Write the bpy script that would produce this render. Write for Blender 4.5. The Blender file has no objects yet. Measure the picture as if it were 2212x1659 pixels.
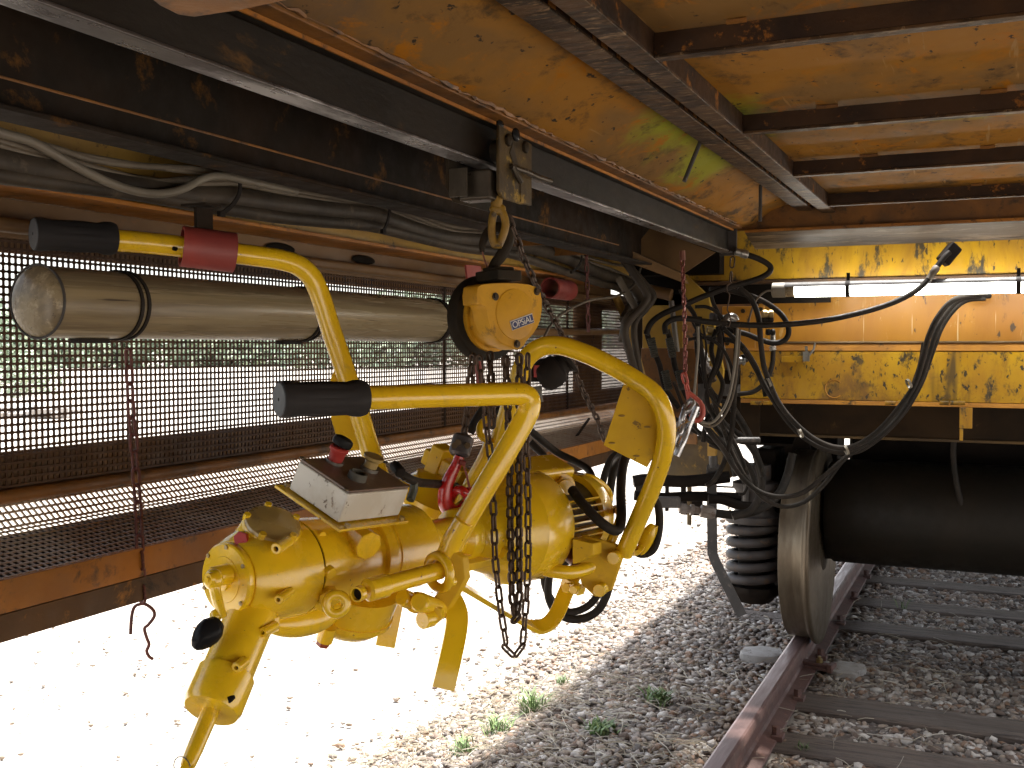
import bpy, math, random
import numpy as np
from mathutils import Vector, Matrix
random.seed(7); rng = np.random.default_rng(7)
SC = bpy.context.scene
COL = SC.collection
rad = math.radians

# ------------------------------------------------------------------ camera, sky, sun, exposure
f_px = 2309.0; YAW = rad(24.3); PITCH = rad(1.95)
CAM = Vector((0, 0, 1.32))
cam_data = bpy.data.cameras.new('camera'); cam_data.sensor_width = 36.0
cam_data.lens = 36.0 * f_px / 2212.0; cam_data.clip_start = 0.05; cam_data.clip_end = 3000
cam = bpy.data.objects.new('camera', cam_data); COL.objects.link(cam)
cam.location = CAM; cam.rotation_euler = (rad(90) - PITCH, 0, YAW); SC.camera = cam

SUN_EL = rad(74); SUN_AZ = rad(15)      # azimuth clockwise from +Y (the track)
world = bpy.data.worlds.new('World'); SC.world = world; world.use_nodes = True
wn = world.node_tree; wn.nodes.clear()
sky = wn.nodes.new('ShaderNodeTexSky'); sky.sky_type = 'NISHITA'; sky.sun_disc = False
sky.sun_elevation = SUN_EL; sky.sun_rotation = SUN_AZ; sky.dust_density = 3.0; sky.air_density = 1.2
bg = wn.nodes.new('ShaderNodeBackground'); bg.inputs['Strength'].default_value = 0.15
wo = wn.nodes.new('ShaderNodeOutputWorld')
hs = wn.nodes.new('ShaderNodeHueSaturation'); hs.inputs['Saturation'].default_value = .45; wn.links.new(sky.outputs[0], hs.inputs['Color']); wn.links.new(hs.outputs[0], bg.inputs['Color']); wn.links.new(bg.outputs[0], wo.inputs['Surface'])
sl = bpy.data.lights.new('sun', 'SUN'); sl.energy = 5.0; sl.angle = rad(4.0); sl.color = (1, .97, .92)
sun = bpy.data.objects.new('sun', sl); COL.objects.link(sun)
sd = Vector((math.sin(SUN_AZ)*math.cos(SUN_EL), math.cos(SUN_AZ)*math.cos(SUN_EL), math.sin(SUN_EL)))
sun.rotation_euler = sd.to_track_quat('Z', 'Y').to_euler(); sun.location = sd*30
SC.view_settings.view_transform = 'Standard'; SC.view_settings.look = 'None'
SC.view_settings.exposure = 1.95; SC.view_settings.gamma = 1.0; SC.view_settings.use_curve_mapping = False
SC.cycles.max_bounces = 10; SC.cycles.diffuse_bounces = 6; SC.cycles.glossy_bounces = 4
SC.cycles.use_denoising = True; SC.cycles.sample_clamp_indirect = 8.0
SC.cycles.caustics_reflective = False; SC.cycles.caustics_refractive = False

# ------------------------------------------------------------------ survey: photo point + distance -> place in the world
Rv = Vector((math.cos(YAW), math.sin(YAW), 0))
Fv = Vector((-math.sin(YAW)*math.cos(PITCH), math.cos(YAW)*math.cos(PITCH), -math.sin(PITCH)))
Uv = Rv.cross(Fv)
def P(x, y, d): return CAM + d*(Fv + (x-1106)/f_px*Rv - (y-829.5)/f_px*Uv)
def PX(x, y, X): v = P(x, y, 1)-CAM; return CAM + v*(X/v.x)
def PY(x, y, Y): v = P(x, y, 1)-CAM; return CAM + v*(Y/v.y)
def PZ(x, y, Z): v = P(x, y, 1)-CAM; return CAM + v*((Z-CAM.z)/v.z)
def pr(p):
    q = Vector(p)-CAM; d = q.dot(Fv); return 1106+f_px*q.dot(Rv)/d, 829.5-f_px*q.dot(Uv)/d, d

# ------------------------------------------------------------------ materials
def node_mat(name):
    m = bpy.data.materials.new(name); m.use_nodes = True
    nt = m.node_tree; b = nt.nodes['Principled BSDF']; return m, nt, b
def mixc(nt, fac, a, b, mode='MIX'):
    n = nt.nodes.new('ShaderNodeMix'); n.data_type = 'RGBA'; n.blend_type = mode
    for sock, v in ((n.inputs[0], fac), (n.inputs[6], a), (n.inputs[7], b)):
        if hasattr(v, 'links'): nt.links.new(v, sock)
        elif isinstance(v, (int, float)): sock.default_value = v
        else: sock.default_value = (*v[:3], 1)
    return n.outputs[2]
def noise(nt, vec, scale, detail=6, rough=.6, dist=0):
    n = nt.nodes.new('ShaderNodeTexNoise'); n.inputs['Scale'].default_value = scale
    n.inputs['Detail'].default_value = detail; n.inputs['Roughness'].default_value = rough
    n.inputs['Distortion'].default_value = dist; nt.links.new(vec, n.inputs['Vector']); return n.outputs[0]
def ramp(nt, fac, lo, hi, a=0., b=1.):
    n = nt.nodes.new('ShaderNodeMapRange'); n.inputs[1].default_value = lo; n.inputs[2].default_value = hi
    n.inputs[3].default_value = a; n.inputs[4].default_value = b; nt.links.new(fac, n.inputs[0]); return n.outputs[0]
def mat(name, c1, c2=None, c3=None, s1=3, s2=18, t2=(.4, .62), t3=(.56, .64), rough=.6, metal=0., bump=.15, bs=80,
        coat=0., st=(1, 1, 1), speck=None, ss=70, ts=(.62, .66), scratch=None, sr=(.3, .2, 1.1), ms=(55, 2.5, 30), tq=(.64, .68), c4=None, s4=6, t4=(.6, .68), spots=(), rv=.12, spec=.5, bd=.004):
    m, nt, b = node_mat(name); L = nt.links
    tc = nt.nodes.new('ShaderNodeTexCoord'); mp = nt.nodes.new('ShaderNodeMapping'); mp.inputs['Scale'].default_value = st
    L.new(tc.outputs['Object'], mp.inputs['Vector']); v = mp.outputs[0]
    col = c1; n2 = None
    rgb = nt.nodes.new('ShaderNodeRGB'); rgb.outputs[0].default_value = (*c1, 1); col = rgb.outputs[0]
    if c2: col = mixc(nt, ramp(nt, noise(nt, v, s1, 8, .6, .4), *t2), col, c2)
    for (c, r, cc, am) in spots:
        vm = nt.nodes.new('ShaderNodeVectorMath'); vm.operation = 'SUBTRACT'; vm.inputs[1].default_value = (c[0], c[1]-1.5, c[2])
        L.new(tc.outputs['Object'], vm.inputs[0])
        vd = nt.nodes.new('ShaderNodeVectorMath'); vd.operation = 'DIVIDE'; vd.inputs[1].default_value = r
        L.new(vm.outputs[0], vd.inputs[0])
        vl = nt.nodes.new('ShaderNodeVectorMath'); vl.operation = 'LENGTH'; L.new(vd.outputs[0], vl.inputs[0])
        ad = nt.nodes.new('ShaderNodeMath'); ad.operation = 'MULTIPLY_ADD'; ad.inputs[1].default_value = 1.6
        L.new(noise(nt, tc.outputs['Object'], 9, 5, .65), ad.inputs[0]); L.new(vl.outputs['Value'], ad.inputs[2])
        col = mixc(nt, ramp(nt, ad.outputs[0], 1.25, 1.9, am, 0), col, cc)
    if c3:
        n2 = ramp(nt, noise(nt, v, s2, 10, .72, .2), *t3); col = mixc(nt, n2, col, c3)
    if c4:
        n4 = ramp(nt, noise(nt, v, s4, 10, .75, .6), *t4); col = mixc(nt, n4, col, c4)
    if scratch:
        m2 = nt.nodes.new('ShaderNodeMapping'); m2.inputs['Scale'].default_value = ms; m2.inputs['Rotation'].default_value = sr
        L.new(tc.outputs['Object'], m2.inputs['Vector']); col = mixc(nt, ramp(nt, noise(nt, m2.outputs[0], 1.0, 3, .6), *tq), col, scratch)
    if speck:
        col = mixc(nt, ramp(nt, noise(nt, v, ss, 4, .6), *ts), col, speck)
    L.new(col, b.inputs['Base Color'])
    nb = noise(nt, v, bs, 6, .65)
    L.new(ramp(nt, noise(nt, v, bs*.3, 5, .6), .3, .7, max(.03, rough-rv), min(1, rough+rv)), b.inputs['Roughness'])
    b.inputs['Metallic'].default_value = metal; b.inputs['Specular IOR Level'].default_value = spec if spec != .5 else (.05 if max(c1) < .03 else .25 if max(c1) < .12 and not coat else .5)
    if coat: b.inputs['Coat Weight'].default_value = coat; b.inputs['Coat Roughness'].default_value = .12
    if bump:
        bp = nt.nodes.new('ShaderNodeBump'); bp.inputs['Strength'].default_value = bump; bp.inputs['Distance'].default_value = bd
        L.new(nb, bp.inputs['Height']); L.new(bp.outputs[0], b.inputs['Normal'])
    return m
M = {}
# paint and metal of the wagon
M['plate'] = mat('dusty_orange_plate', (.29, .132, .020), (.20, .108, .034), (.085, .050, .022), s1=2.6, s2=11, t2=(.42, .56), t3=(.53, .66), spec=.08, rough=.68, bump=.15, bs=40, speck=(.035, .025, .018), ss=38, ts=(.64, .68),
                 scratch=(.30, .17, .06), ms=(50, 3, 10), sr=(0, 0, .9), tq=(.66, .70), c4=(.33, .125, .008), s4=8, t4=(.55, .63),
                 spots=[((-.60, 2.45, 1.82), (.17, .30, .2), (.26, .30, .015), .8), ((-.70, 2.85, 1.82), (.13, .22, .2), (.26, .30, .015), .7), ((-.05, 2.60, 1.84), (.22, .07, .2), (.30, .32, .04), .7),
                        ((.1, 3.25, 1.84), (.25, .06, .2), (.28, .25, .10), .7), ((-.85, .9, 1.78), (.12, .5, .2), (.09, .075, .06), .8)], st=(1, .6, 1))
M['rib'] = mat('grimy_rib_steel', (.045, .020, .007), (.018, .009, .005), (.24, .09, .012), s1=6, s2=16, t3=(.57, .64), rough=.6, bump=.25, bs=90)
M['worn'] = mat('worn_bare_edge', spec=.2, c1=(.10, .055, .026), c2=(.030, .017, .009), c3=(.28, .185, .10), s1=9, s2=26, t2=(.44, .56), t3=(.55, .62), rough=.45, bump=.2, st=(1, 3, 1), metal=.3)
M['dark'] = mat('greasy_dark_steel', (.010, .0065, .0035), (.020, .010, .004), (.11, .048, .008), s1=3, s2=10, t3=(.58, .68), rough=.75, bump=.2, spec=.2)
M['black'] = mat('sooty_black_steel', (.006, .005, .004), (.011, .008, .006), (.03, .018, .01), s1=3, s2=15, t3=(.62, .75), rough=.65, bump=.2)
M['flange'] = mat('polished_runway_steel', (.16, .15, .155), (.08, .07, .065), (.50, .49, .50), s1=2.2, s2=7, t2=(.42, .58), t3=(.50, .62), rough=.33, metal=.55, bump=.15, st=(1, .35, 1))
M['web'] = mat('greasy_runway_web', (.008, .0055, .003), (.013, .0085, .0045), (.09, .042, .008), s1=4, s2=12, t3=(.58, .68), spec=.3, rough=.55, bump=.2, st=(1, .4, 1))
M['orange'] = mat('old_orange_paint', (.40, .15, .012), (.24, .09, .012), (.05, .026, .012), s1=4, s2=18, t3=(.55, .66), rough=.55, bump=.2)
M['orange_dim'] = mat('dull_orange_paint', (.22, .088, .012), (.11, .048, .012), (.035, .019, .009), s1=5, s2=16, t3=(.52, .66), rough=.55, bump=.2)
M['sillyellow'] = mat('dusty_yellow_paint', (.42, .26, .05), (.30, .18, .05), (.06, .04, .02), s1=4, s2=20, t3=(.57, .66), rough=.55, bump=.15)
M['tan'] = mat('dusty_tan_paint', (.16, .088, .030), (.10, .05, .016), (.22, .085, .015), s1=4, s2=10, t3=(.6, .7), rough=.6, bump=.12, st=(1, .5, 1))
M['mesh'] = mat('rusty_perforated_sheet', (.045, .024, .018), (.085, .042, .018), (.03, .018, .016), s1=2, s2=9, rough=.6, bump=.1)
M['meshback'] = mat('backing_strip_paint', (.22, .105, .025), (.09, .05, .02), (.34, .16, .03), s1=3, s2=9, t3=(.6, .7), rough=.6, bump=.1)
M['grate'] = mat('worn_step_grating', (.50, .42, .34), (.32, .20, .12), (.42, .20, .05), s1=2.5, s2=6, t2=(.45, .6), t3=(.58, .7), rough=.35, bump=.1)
M['wall'] = mat('scuffed_orange_wall', (.54, .245, .022), (.42, .175, .018), (.20, .08, .015), s1=3, s2=20, t3=(.62, .72), rough=.4, bump=.08, bs=30, scratch=(.70, .52, .26), ms=(60, 60, 2.5), sr=(0, .5, 0), tq=(.66, .69), c4=(.62, .40, .14), s4=14, t4=(.59, .65), st=(1, 1, .35), speck=(.10, .06, .03), ss=40, ts=(.64, .69))
M['wallyellow'] = mat('scuffed_yellow_panel', (.47, .275, .008), (.36, .18, .008), (.07, .05, .02), s1=5, s2=15, t3=(.54, .62), rough=.4, bump=.12, bs=40, scratch=(.10, .06, .015), ms=(9, 9, 1.2), sr=(0, .1, 0), tq=(.60, .70), c4=(.20, .10, .02), s4=4, t4=(.52, .66), speck=(.04, .03, .02), ss=45, ts=(.60, .65), st=(1, 1, .6))
M['beamyellow'] = mat('streaked_yellow_beam', (.46, .26, .008), (.28, .14, .01), (.045, .035, .02), s1=4, s2=7, t3=(.535, .60), rough=.42, bump=.12, st=(1.6, 1, .6), speck=(.06, .04, .02), ss=40, ts=(.62, .68))
M['wornlip'] = mat('scraped_brown_lip', spec=.1, c1=(.12, .08, .042), c2=(.045, .031, .018), c3=(.25, .18, .11), s1=7, s2=12, t2=(.44, .56), t3=(.52, .62), rough=.45, bump=.3, bs=30, st=(.25, 1, 3))
M['red'] = mat('faded_red_paint', (.30, .045, .035), (.22, .04, .035), (.35, .20, .17), s1=6, s2=30, t3=(.66, .72), rough=.5, bump=.1)
# tool
M['tool'] = mat('glossy_yellow_enamel', (.76, .50, .011), (.71, .445, .010), (.42, .26, .015), s1=5, s2=12, t3=(.58, .78), speck=(.16, .09, .02), ss=90, ts=(.69, .72), c4=(.46, .31, .035), s4=10, t4=(.56, .74), rough=.24, bump=.16, bs=45, coat=.6, bd=.003, rv=.08)
M['tooldusty'] = mat('dusty_yellow_enamel', (.40, .28, .08), (.30, .22, .09), (.20, .15, .08), s1=8, s2=26, t3=(.58, .68), rough=.3, bump=.1, bs=50, coat=.3)
M['toolred'] = mat('red_plug_paint', (.35, .015, .015), (.28, .02, .02), rough=.35, bump=.05, coat=.3)
M['hookred'] = mat('glossy_red_hook', (.48, .012, .012), (.36, .015, .015), (.10, .02, .02), s1=10, s2=40, rough=.25, bump=.12, coat=.5)
M['grip'] = mat('black_rubber_grip', (.022, .021, .022), (.032, .03, .03), rough=.5, bump=.15, bs=120)
M['gripend'] = mat('grey_rubber_end', (.085, .095, .11), (.06, .065, .07), rough=.55, bump=.15)
M['boxwhite'] = mat('dirty_white_enamel', (.58, .57, .52), (.50, .47, .40), (.22, .16, .10), s1=9, s2=30, t2=(.45, .6), t3=(.60, .68), speck=(.12, .08, .05), ss=60, ts=(.64, .68), rough=.42, bump=.05)
M['boxtop'] = mat('grimy_box_lid', (.16, .11, .08), (.10, .065, .05), (.33, .27, .22), s1=8, s2=24, t3=(.62, .72), rough=.4, bump=.15)
M['steel'] = mat('dull_steel', (.28, .27, .25), (.16, .15, .13), (.08, .06, .04), s1=9, s2=30, rough=.4, metal=.7, bump=.1)
M['chain'] = mat('oily_brown_chain', (.085, .055, .038), (.05, .036, .028), (.20, .13, .09), s1=20, s2=60, t3=(.6, .7), rough=.45, metal=.55, bump=.2)
M['chainred'] = mat('rusty_red_chain', (.13, .038, .032), (.08, .03, .025), (.20, .07, .05), s1=15, s2=50, rough=.6, metal=.2, bump=.2)
M['chainbright'] = mat('bright_zinc_chain', (.55, .56, .58), (.40, .41, .43), rough=.3, metal=.8, bump=.1)
M['hoist'] = mat('greasy_yellow_hoist', (.60, .32, .014), (.48, .25, .018), (.14, .08, .02), s1=12, s2=22, t3=(.57, .70), spec=.3, rough=.45, bump=.12, bs=60, c4=(.14, .08, .02), s4=14, t4=(.63, .70))
M['hoistdark'] = mat('black_hoist_guard', (.02, .018, .015), (.05, .035, .02), rough=.5, bump=.15)
M['blue'] = mat('label_blue', (.02, .035, .14), (.03, .04, .12), rough=.4, bump=0)
M['white'] = mat('label_white', (.75, .75, .73), (.62, .60, .56), rough=.4, bump=0)
M['bolt'] = mat('dark_bolt', (.05, .04, .03), (.09, .06, .03), rough=.4, metal=.6)
# lamps, hoses
M['cover'] = mat('yellowed_lamp_cover', (.29, .235, .14), (.18, .14, .085), (.44, .37, .25), s1=7, s2=18, t2=(.44, .56), t3=(.52, .64), rough=.3, bump=.06, bs=18, st=(3, .10, 3), c4=(.12, .085, .05), s4=4, t4=(.56, .66), speck=(.05, .035, .025), ss=26, ts=(.66, .70))  # pale lengthwise streaks paint reflections into the cover, along with dirt streaks
M['strap'] = mat('black_strap', (.018, .015, .014), (.03, .026, .024), rough=.55, bump=.1)
M['hose'] = mat('dusty_black_hose', (.020, .018, .016), (.036, .030, .026), (.07, .058, .046), s1=7, s2=40, t3=(.58, .7), rough=.45, bump=.08, bs=140, rv=.1)
M['cable'] = mat('dusty_grey_cable', (.13, .105, .075), (.08, .063, .045), (.19, .155, .11), s1=6, s2=30, t3=(.58, .72), rough=.6, bump=.1)
M['cablepale'] = mat('pale_grey_cable', (.20, .18, .14), (.13, .11, .085), rough=.5, bump=.1)
M['zinc'] = mat('zinc_fitting', (.42, .42, .40), (.25, .23, .2), rough=.35, metal=.8, bump=.1)
M['grey'] = mat('grey_painted_steel', (.07, .064, .062), (.045, .042, .04), (.13, .11, .10), s1=6, s2=26, rough=.5, bump=.15)
M['springm'] = mat('dirty_grey_spring', (.050, .044, .044), (.034, .028, .026), (.08, .05, .032), s1=8, s2=26, rough=.55, bump=.2)
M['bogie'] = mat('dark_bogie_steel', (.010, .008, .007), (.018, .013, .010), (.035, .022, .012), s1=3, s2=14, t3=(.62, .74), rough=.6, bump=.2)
M['bogiebrown'] = mat('brown_bogie_paint', (.11, .07, .025), (.06, .04, .02), (.30, .17, .02), s1=4, s2=14, t3=(.6, .7), rough=.5, bump=.2)
M['tread'] = mat('polished_wheel_tread', (.155, .125, .088), (.10, .075, .05), (.06, .04, .025), s1=6, s2=22, t3=(.58, .72), rough=.42, metal=.6, bump=.12, st=(3, .6, .6))
M['wheelface'] = mat('oily_wheel_face', (.06, .047, .032), (.038, .029, .02), (.10, .06, .035), s1=4, s2=14, rough=.5, metal=.2, bump=.15)
m, nt, b = node_mat('lit_lamp_tube'); b.inputs['Base Color'].default_value = (.9, .9, .9, 1)
b.inputs['Emission Color'].default_value = (1, .98, .88, 1); b.inputs['Emission Strength'].default_value = 5.0; M['lit'] = m
# ground
M['railhead'] = mat('brown_rail_head', (.20, .125, .115), (.15, .09, .08), (.28, .20, .19), s1=5, s2=30, t3=(.6, .72), rough=.42, metal=.35, bump=.1, st=(3, .3, 1))
M['rail'] = mat('rusty_rail_side', (.13, .065, .052), (.09, .05, .042), (.19, .10, .07), s1=6, s2=26, rough=.7, bump=.25)
M['wood'] = mat('weathered_sleeper_wood', (.125, .092, .070), (.075, .054, .041), (.030, .021, .016), s1=3, s2=9, t3=(.54, .62), rough=.8, bump=.8, bs=14, st=(1, 9, 9), c4=(.22, .20, .19), s4=5, t4=(.6, .7), bd=.01)
M['concrete'] = mat('pale_concrete', (.36, .33, .30), (.28, .25, .22), (.16, .13, .11), s1=12, s2=30, rough=.85, bump=.4)
M['soil'] = mat('dusty_ballast_soil', (.13, .10, .08), (.09, .07, .055), (.20, .165, .14), s1=6, s2=40, t3=(.5, .65), rough=.95, bump=1, bs=60, bd=.02)
M['dirt'] = mat('pale_dry_dirt', (.34, .305, .265), (.30, .265, .225), (.20, .165, .13), s1=1.5, s2=30, t3=(.64, .70), rough=.95, bump=.6, bs=30, bd=.02)
def island_mat(name, cols, rough=.8, bump=.3, bs=60):
    m, nt, b = node_mat(name); L = nt.links
    g = nt.nodes.new('ShaderNodeNewGeometry'); cr = nt.nodes.new('ShaderNodeValToRGB')
    cr.color_ramp.interpolation = 'CONSTANT'
    e = cr.color_ramp.elements
    while len(e) < len(cols): e.new(.5)
    for i, c in enumerate(cols): e[i].position = i/len(cols); e[i].color = (*c, 1)
    L.new(g.outputs['Random Per Island'], cr.inputs[0])
    tc = nt.nodes.new('ShaderNodeTexCoord'); n = noise(nt, tc.outputs['Object'], bs, 5, .6)
    L.new(mixc(nt, ramp(nt, n, .3, .7, 0, .55), cr.outputs[0], (.09, .07, .055)), b.inputs['Base Color'])
    b.inputs['Roughness'].default_value = rough
    bp = nt.nodes.new('ShaderNodeBump'); bp.inputs['Strength'].default_value = bump; bp.inputs['Distance'].default_value = .005
    L.new(n, bp.inputs['Height']); L.new(bp.outputs[0], b.inputs['Normal']); return m
M['stones'] = island_mat('ballast_stones', [(.27, .222, .182), (.16, .128, .105), (.34, .262, .195), (.10, .082, .07), (.46, .41, .36), (.26, .155, .095), (.215, .183, .155), (.58, .53, .47), (.13, .086, .062), (.30, .242, .195)], rough=.7)
M['pebbles'] = island_mat('pale_pebbles', [(.42, .37, .32), (.32, .26, .20), (.50, .46, .42), (.22, .16, .12)])
M['leaf'] = island_mat('weed_leaves', [(.10, .19, .05), (.14, .24, .06), (.08, .15, .04), (.20, .28, .09)], rough=.6, bump=0, bs=20)
M['straw'] = island_mat('dry_straw', [(.42, .36, .26), (.34, .28, .19), (.50, .45, .36)], rough=.8, bump=0, bs=20)
M['tree'] = island_mat('hazed_tree_leaves', [(.26, .36, .24), (.32, .42, .28), (.40, .48, .33), (.46, .53, .38), (.22, .30, .22)], rough=.7, bump=0, bs=2)  # greens paled and greyed to carry distance haze and glare in the colour
M['bark'] = mat('grey_bark', (.10, .08, .06), (.07, .055, .04), rough=.9, bump=.6, bs=20)
M['blackline'] = mat('seam_black', (.01, .008, .006), rough=.7, bump=0)

# ------------------------------------------------------------------ mesh builder
class B:
    def __init__(s): s.v = []; s.f = []
    def add(s, vs, fs):
        o = len(s.v); s.v += [tuple(v) for v in vs]; s.f += [tuple(i+o for i in f) for f in fs]; return s
    def obox(s, c, ax, h):
        c = Vector(c); a = [Vector(x)*k for x, k in zip(ax, h)]
        vs = [c+i*a[0]+j*a[1]+k*a[2] for i in (-1, 1) for j in (-1, 1) for k in (-1, 1)]
        fs = [(0, 1, 3, 2), (4, 6, 7, 5), (0, 4, 5, 1), (2, 3, 7, 6), (0, 2, 6, 4), (1, 5, 7, 3)]
        if a[0].cross(a[1]).dot(a[2]) < 0: fs = [t[::-1] for t in fs]
        return s.add(vs, fs)
    def box(s, x0, x1, y0, y1, z0, z1):
        return s.obox(((x0+x1)/2, (y0+y1)/2, (z0+z1)/2), ((1, 0, 0), (0, 1, 0), (0, 0, 1)), ((x1-x0)/2, (y1-y0)/2, (z1-z0)/2))
    def ring(s, c, u, w, r, n): return [c + r*(math.cos(2*math.pi*i/n)*u + math.sin(2*math.pi*i/n)*w) for i in range(n)]
    def tube(s, pts, r, n=12, caps=True, closed=False, flat=1.0):
        pts = [Vector(p) for p in pts]; m = len(pts)
        rs = r if isinstance(r, (list, tuple)) else [r]*m
        vs = []; fs = []; u = None
        for i, p in enumerate(pts):
            if closed: t = pts[(i+1) % m]-pts[i-1]
            else: t = pts[min(i+1, m-1)]-pts[max(i-1, 0)]
            t.normalize()
            if u is None:
                u = t.orthogonal().normalized()
                if abs(t.z) < .9: u = (Vector((0, 0, 1))-t*t.z).normalized()
            else:
                u = u-t*u.dot(t); u.normalize()
            w = t.cross(u)
            vs += [p + rs[i]*(math.cos(2*math.pi*k/n)*u*flat + math.sin(2*math.pi*k/n)*w) for k in range(n)]
        for i in range(m if closed else m-1):
            a = i*n; b_ = ((i+1) % m)*n
            for k in range(n):
                k2 = (k+1) % n; fs.append((a+k2, a+k, b_+k, b_+k2)[::-1] if False else (a+k, a+k2, b_+k2, b_+k))
        if caps and not closed:
            fs.append(tuple(range(n))[::-1]); fs.append(tuple(range((m-1)*n, m*n)))
        return s.add(vs, fs)
    def lathe(s, o, ax, prof, n=24, up=None, closed=False):
        # prof: (distance along axis, radius)
        o = Vector(o); ax = Vector(ax).normalized(); u = ax.orthogonal().normalized(); w = ax.cross(u)
        vs = []; fs = []
        for t, r in prof:
            vs += [o+ax*t+max(r, 1e-5)*(math.cos(2*math.pi*k/n)*u+math.sin(2*math.pi*k/n)*w) for k in range(n)]
        m = len(prof)
        for i in range(m if closed else m-1):
            a = i*n; b_ = ((i+1) % m)*n
            for k in range(n):
                k2 = (k+1) % n; fs.append((a+k, a+k2, b_+k2, b_+k))
        if not closed:
            if prof[0][1] > 1e-4: fs.append(tuple(range(n))[::-1])
            if prof[-1][1] > 1e-4: fs.append(tuple(range((m-1)*n, m*n)))
        return s.add(vs, fs)
    def cyl(s, p0, p1, r0, r1=None, n=20):
        p0 = Vector(p0); p1 = Vector(p1); r1 = r0 if r1 is None else r1
        return s.lathe(p0, p1-p0, [(0, r0), ((p1-p0).length, r1)], n)
    def rcyl(s, p0, p1, r, b=.002, n=24):
        p0 = Vector(p0); p1 = Vector(p1); L = (p1-p0).length
        return s.lathe(p0, p1-p0, [(0, r-b), (b, r), (L-b, r), (L, r-b)], n)
    def hexa(s, p0, p1, r): return s.cyl(p0, p1, r, n=6)
    def ell(s, c, ax, h, n=20, m=12):
        c = Vector(c); a = [Vector(x)*k for x, k in zip(ax, h)]; vs = []; fs = []
        for i in range(1, m):
            th = math.pi*i/m
            for k in range(n):
                ph = 2*math.pi*k/n
                vs.append(c+math.sin(th)*math.cos(ph)*a[0]+math.sin(th)*math.sin(ph)*a[1]+math.cos(th)*a[2])
        for i in range(m-2):
            for k in range(n):
                k2 = (k+1) % n; fs.append((i*n+k, (i+1)*n+k, (i+1)*n+k2, i*n+k2))
        t = len(vs); vs += [c+a[2], c-a[2]]
        for k in range(n):
            k2 = (k+1) % n; fs.append((t, k, k2)); fs.append((t+1, (m-2)*n+k2, (m-2)*n+k))
        return s.add(vs, fs)
    def prism(s, poly, off):
        # poly: 3D points in a plane, extruded by vector off
        poly = [Vector(p) for p in poly]; off = Vector(off); n = len(poly)
        nr = Vector((0, 0, 0))
        for i in range(n): nr += poly[i].cross(poly[(i+1) % n])
        if nr.dot(off) > 0: poly = poly[::-1]
        vs = poly+[p+off for p in poly]
        fs = [tuple(range(n)), tuple(range(n, 2*n))[::-1]]
        for i in range(n): j = (i+1) % n; fs.append((j, i, i+n, j+n))
        return s.add(vs, fs)
    def sweep(s, pts, w, t, wdir):
        # flat bar swept along pts: half width w along wdir, half thickness t
        pts = [Vector(p) for p in pts]; wd = Vector(wdir).normalized(); m = len(pts); vs = []; fs = []
        for i, p in enumerate(pts):
            tg = (pts[min(i+1, m-1)]-pts[max(i-1, 0)]).normalized(); a = (wd-tg*wd.dot(tg)).normalized(); b_ = tg.cross(a)
            vs += [p+a*w+b_*t, p-a*w+b_*t, p-a*w-b_*t, p+a*w-b_*t]
        for i in range(m-1):
            for k in range(4):
                k2 = (k+1) % 4; fs.append((i*4+k, i*4+k2, i*4+4+k2, i*4+4+k))
        fs.append((3, 2, 1, 0)); e = (m-1)*4; fs.append((e, e+1, e+2, e+3))
        return s.add(vs, fs)
def crv(pts, k=6):
    pts = [Vector(p) for p in pts]; q = [2*pts[0]-pts[1]]+pts+[2*pts[-1]-pts[-2]]; out = []
    for i in range(1, len(q)-2):
        a, b_, c, d = q[i-1:i+3]
        for j in range(k):
            t = j/k
            out.append(.5*((2*b_)+(c-a)*t+(2*a-5*b_+4*c-d)*t*t+(3*b_-a-3*c+d)*t**3))
    out.append(q[-2]); return out
def wpx(px, d): return px/2*d/f_px

# ------------------------------------------------------------------ objects
def setp(o, label=None, cat=None, group=None, kind=None):
    if label: o['label'] = label
    if cat: o['category'] = cat
    if group: o['group'] = group
    if kind: o['kind'] = kind
    return o
def mesh_of(name, b, loc, angle=38):
    me = bpy.data.meshes.new(name)
    if isinstance(b, B): v, f = b.v, b.f
    else: v, f = b
    l = Vector(loc)
    va = np.array(v, dtype=np.float64)-np.array(l)
    me.from_pydata([tuple(x) for x in va.tolist()], [], f)
    me.polygons.foreach_set('use_smooth', [True]*len(me.polygons)); me.update()
    me.set_sharp_from_angle(angle=rad(angle)); return me
def bev(o, w=.0015, seg=2):
    md = o.modifiers.new('bevel', 'BEVEL'); md.width = w; md.segments = seg; md.limit_method = 'ANGLE'; md.angle_limit = rad(40); md.harden_normals = True
    return o
def thing(name, label, cat, loc, group=None, kind=None):
    o = bpy.data.objects.new(name, None); COL.objects.link(o); o.location = loc; o.empty_display_size = .05
    return setp(o, label, cat, group, kind)
def wl(o):
    l = Vector(o.location)
    return l+wl(o.parent) if o.parent else l
def part(parent, name, b, m, label=None, bevel=0, kind=None, angle=38):
    L = wl(parent); me = mesh_of(name, b, L, angle); me.materials.append(M[m])
    o = bpy.data.objects.new(name, me); COL.objects.link(o); o.parent = parent; setp(o, label, kind=kind)
    if bevel: bev(o, bevel)
    return o
def solo(name, label, cat, b, m, group=None, kind=None, bevel=0, loc=None):
    v = np.array(b.v)
    if loc is None: loc = ((v[:, 0].min()+v[:, 0].max())/2, (v[:, 1].min()+v[:, 1].max())/2, v[:, 2].min())
    me = mesh_of(name, b, loc); me.materials.append(M[m])
    o = bpy.data.objects.new(name, me); COL.objects.link(o); o.location = loc
    if bevel: bev(o, bevel)
    return setp(o, label, cat, group, kind)
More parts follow.
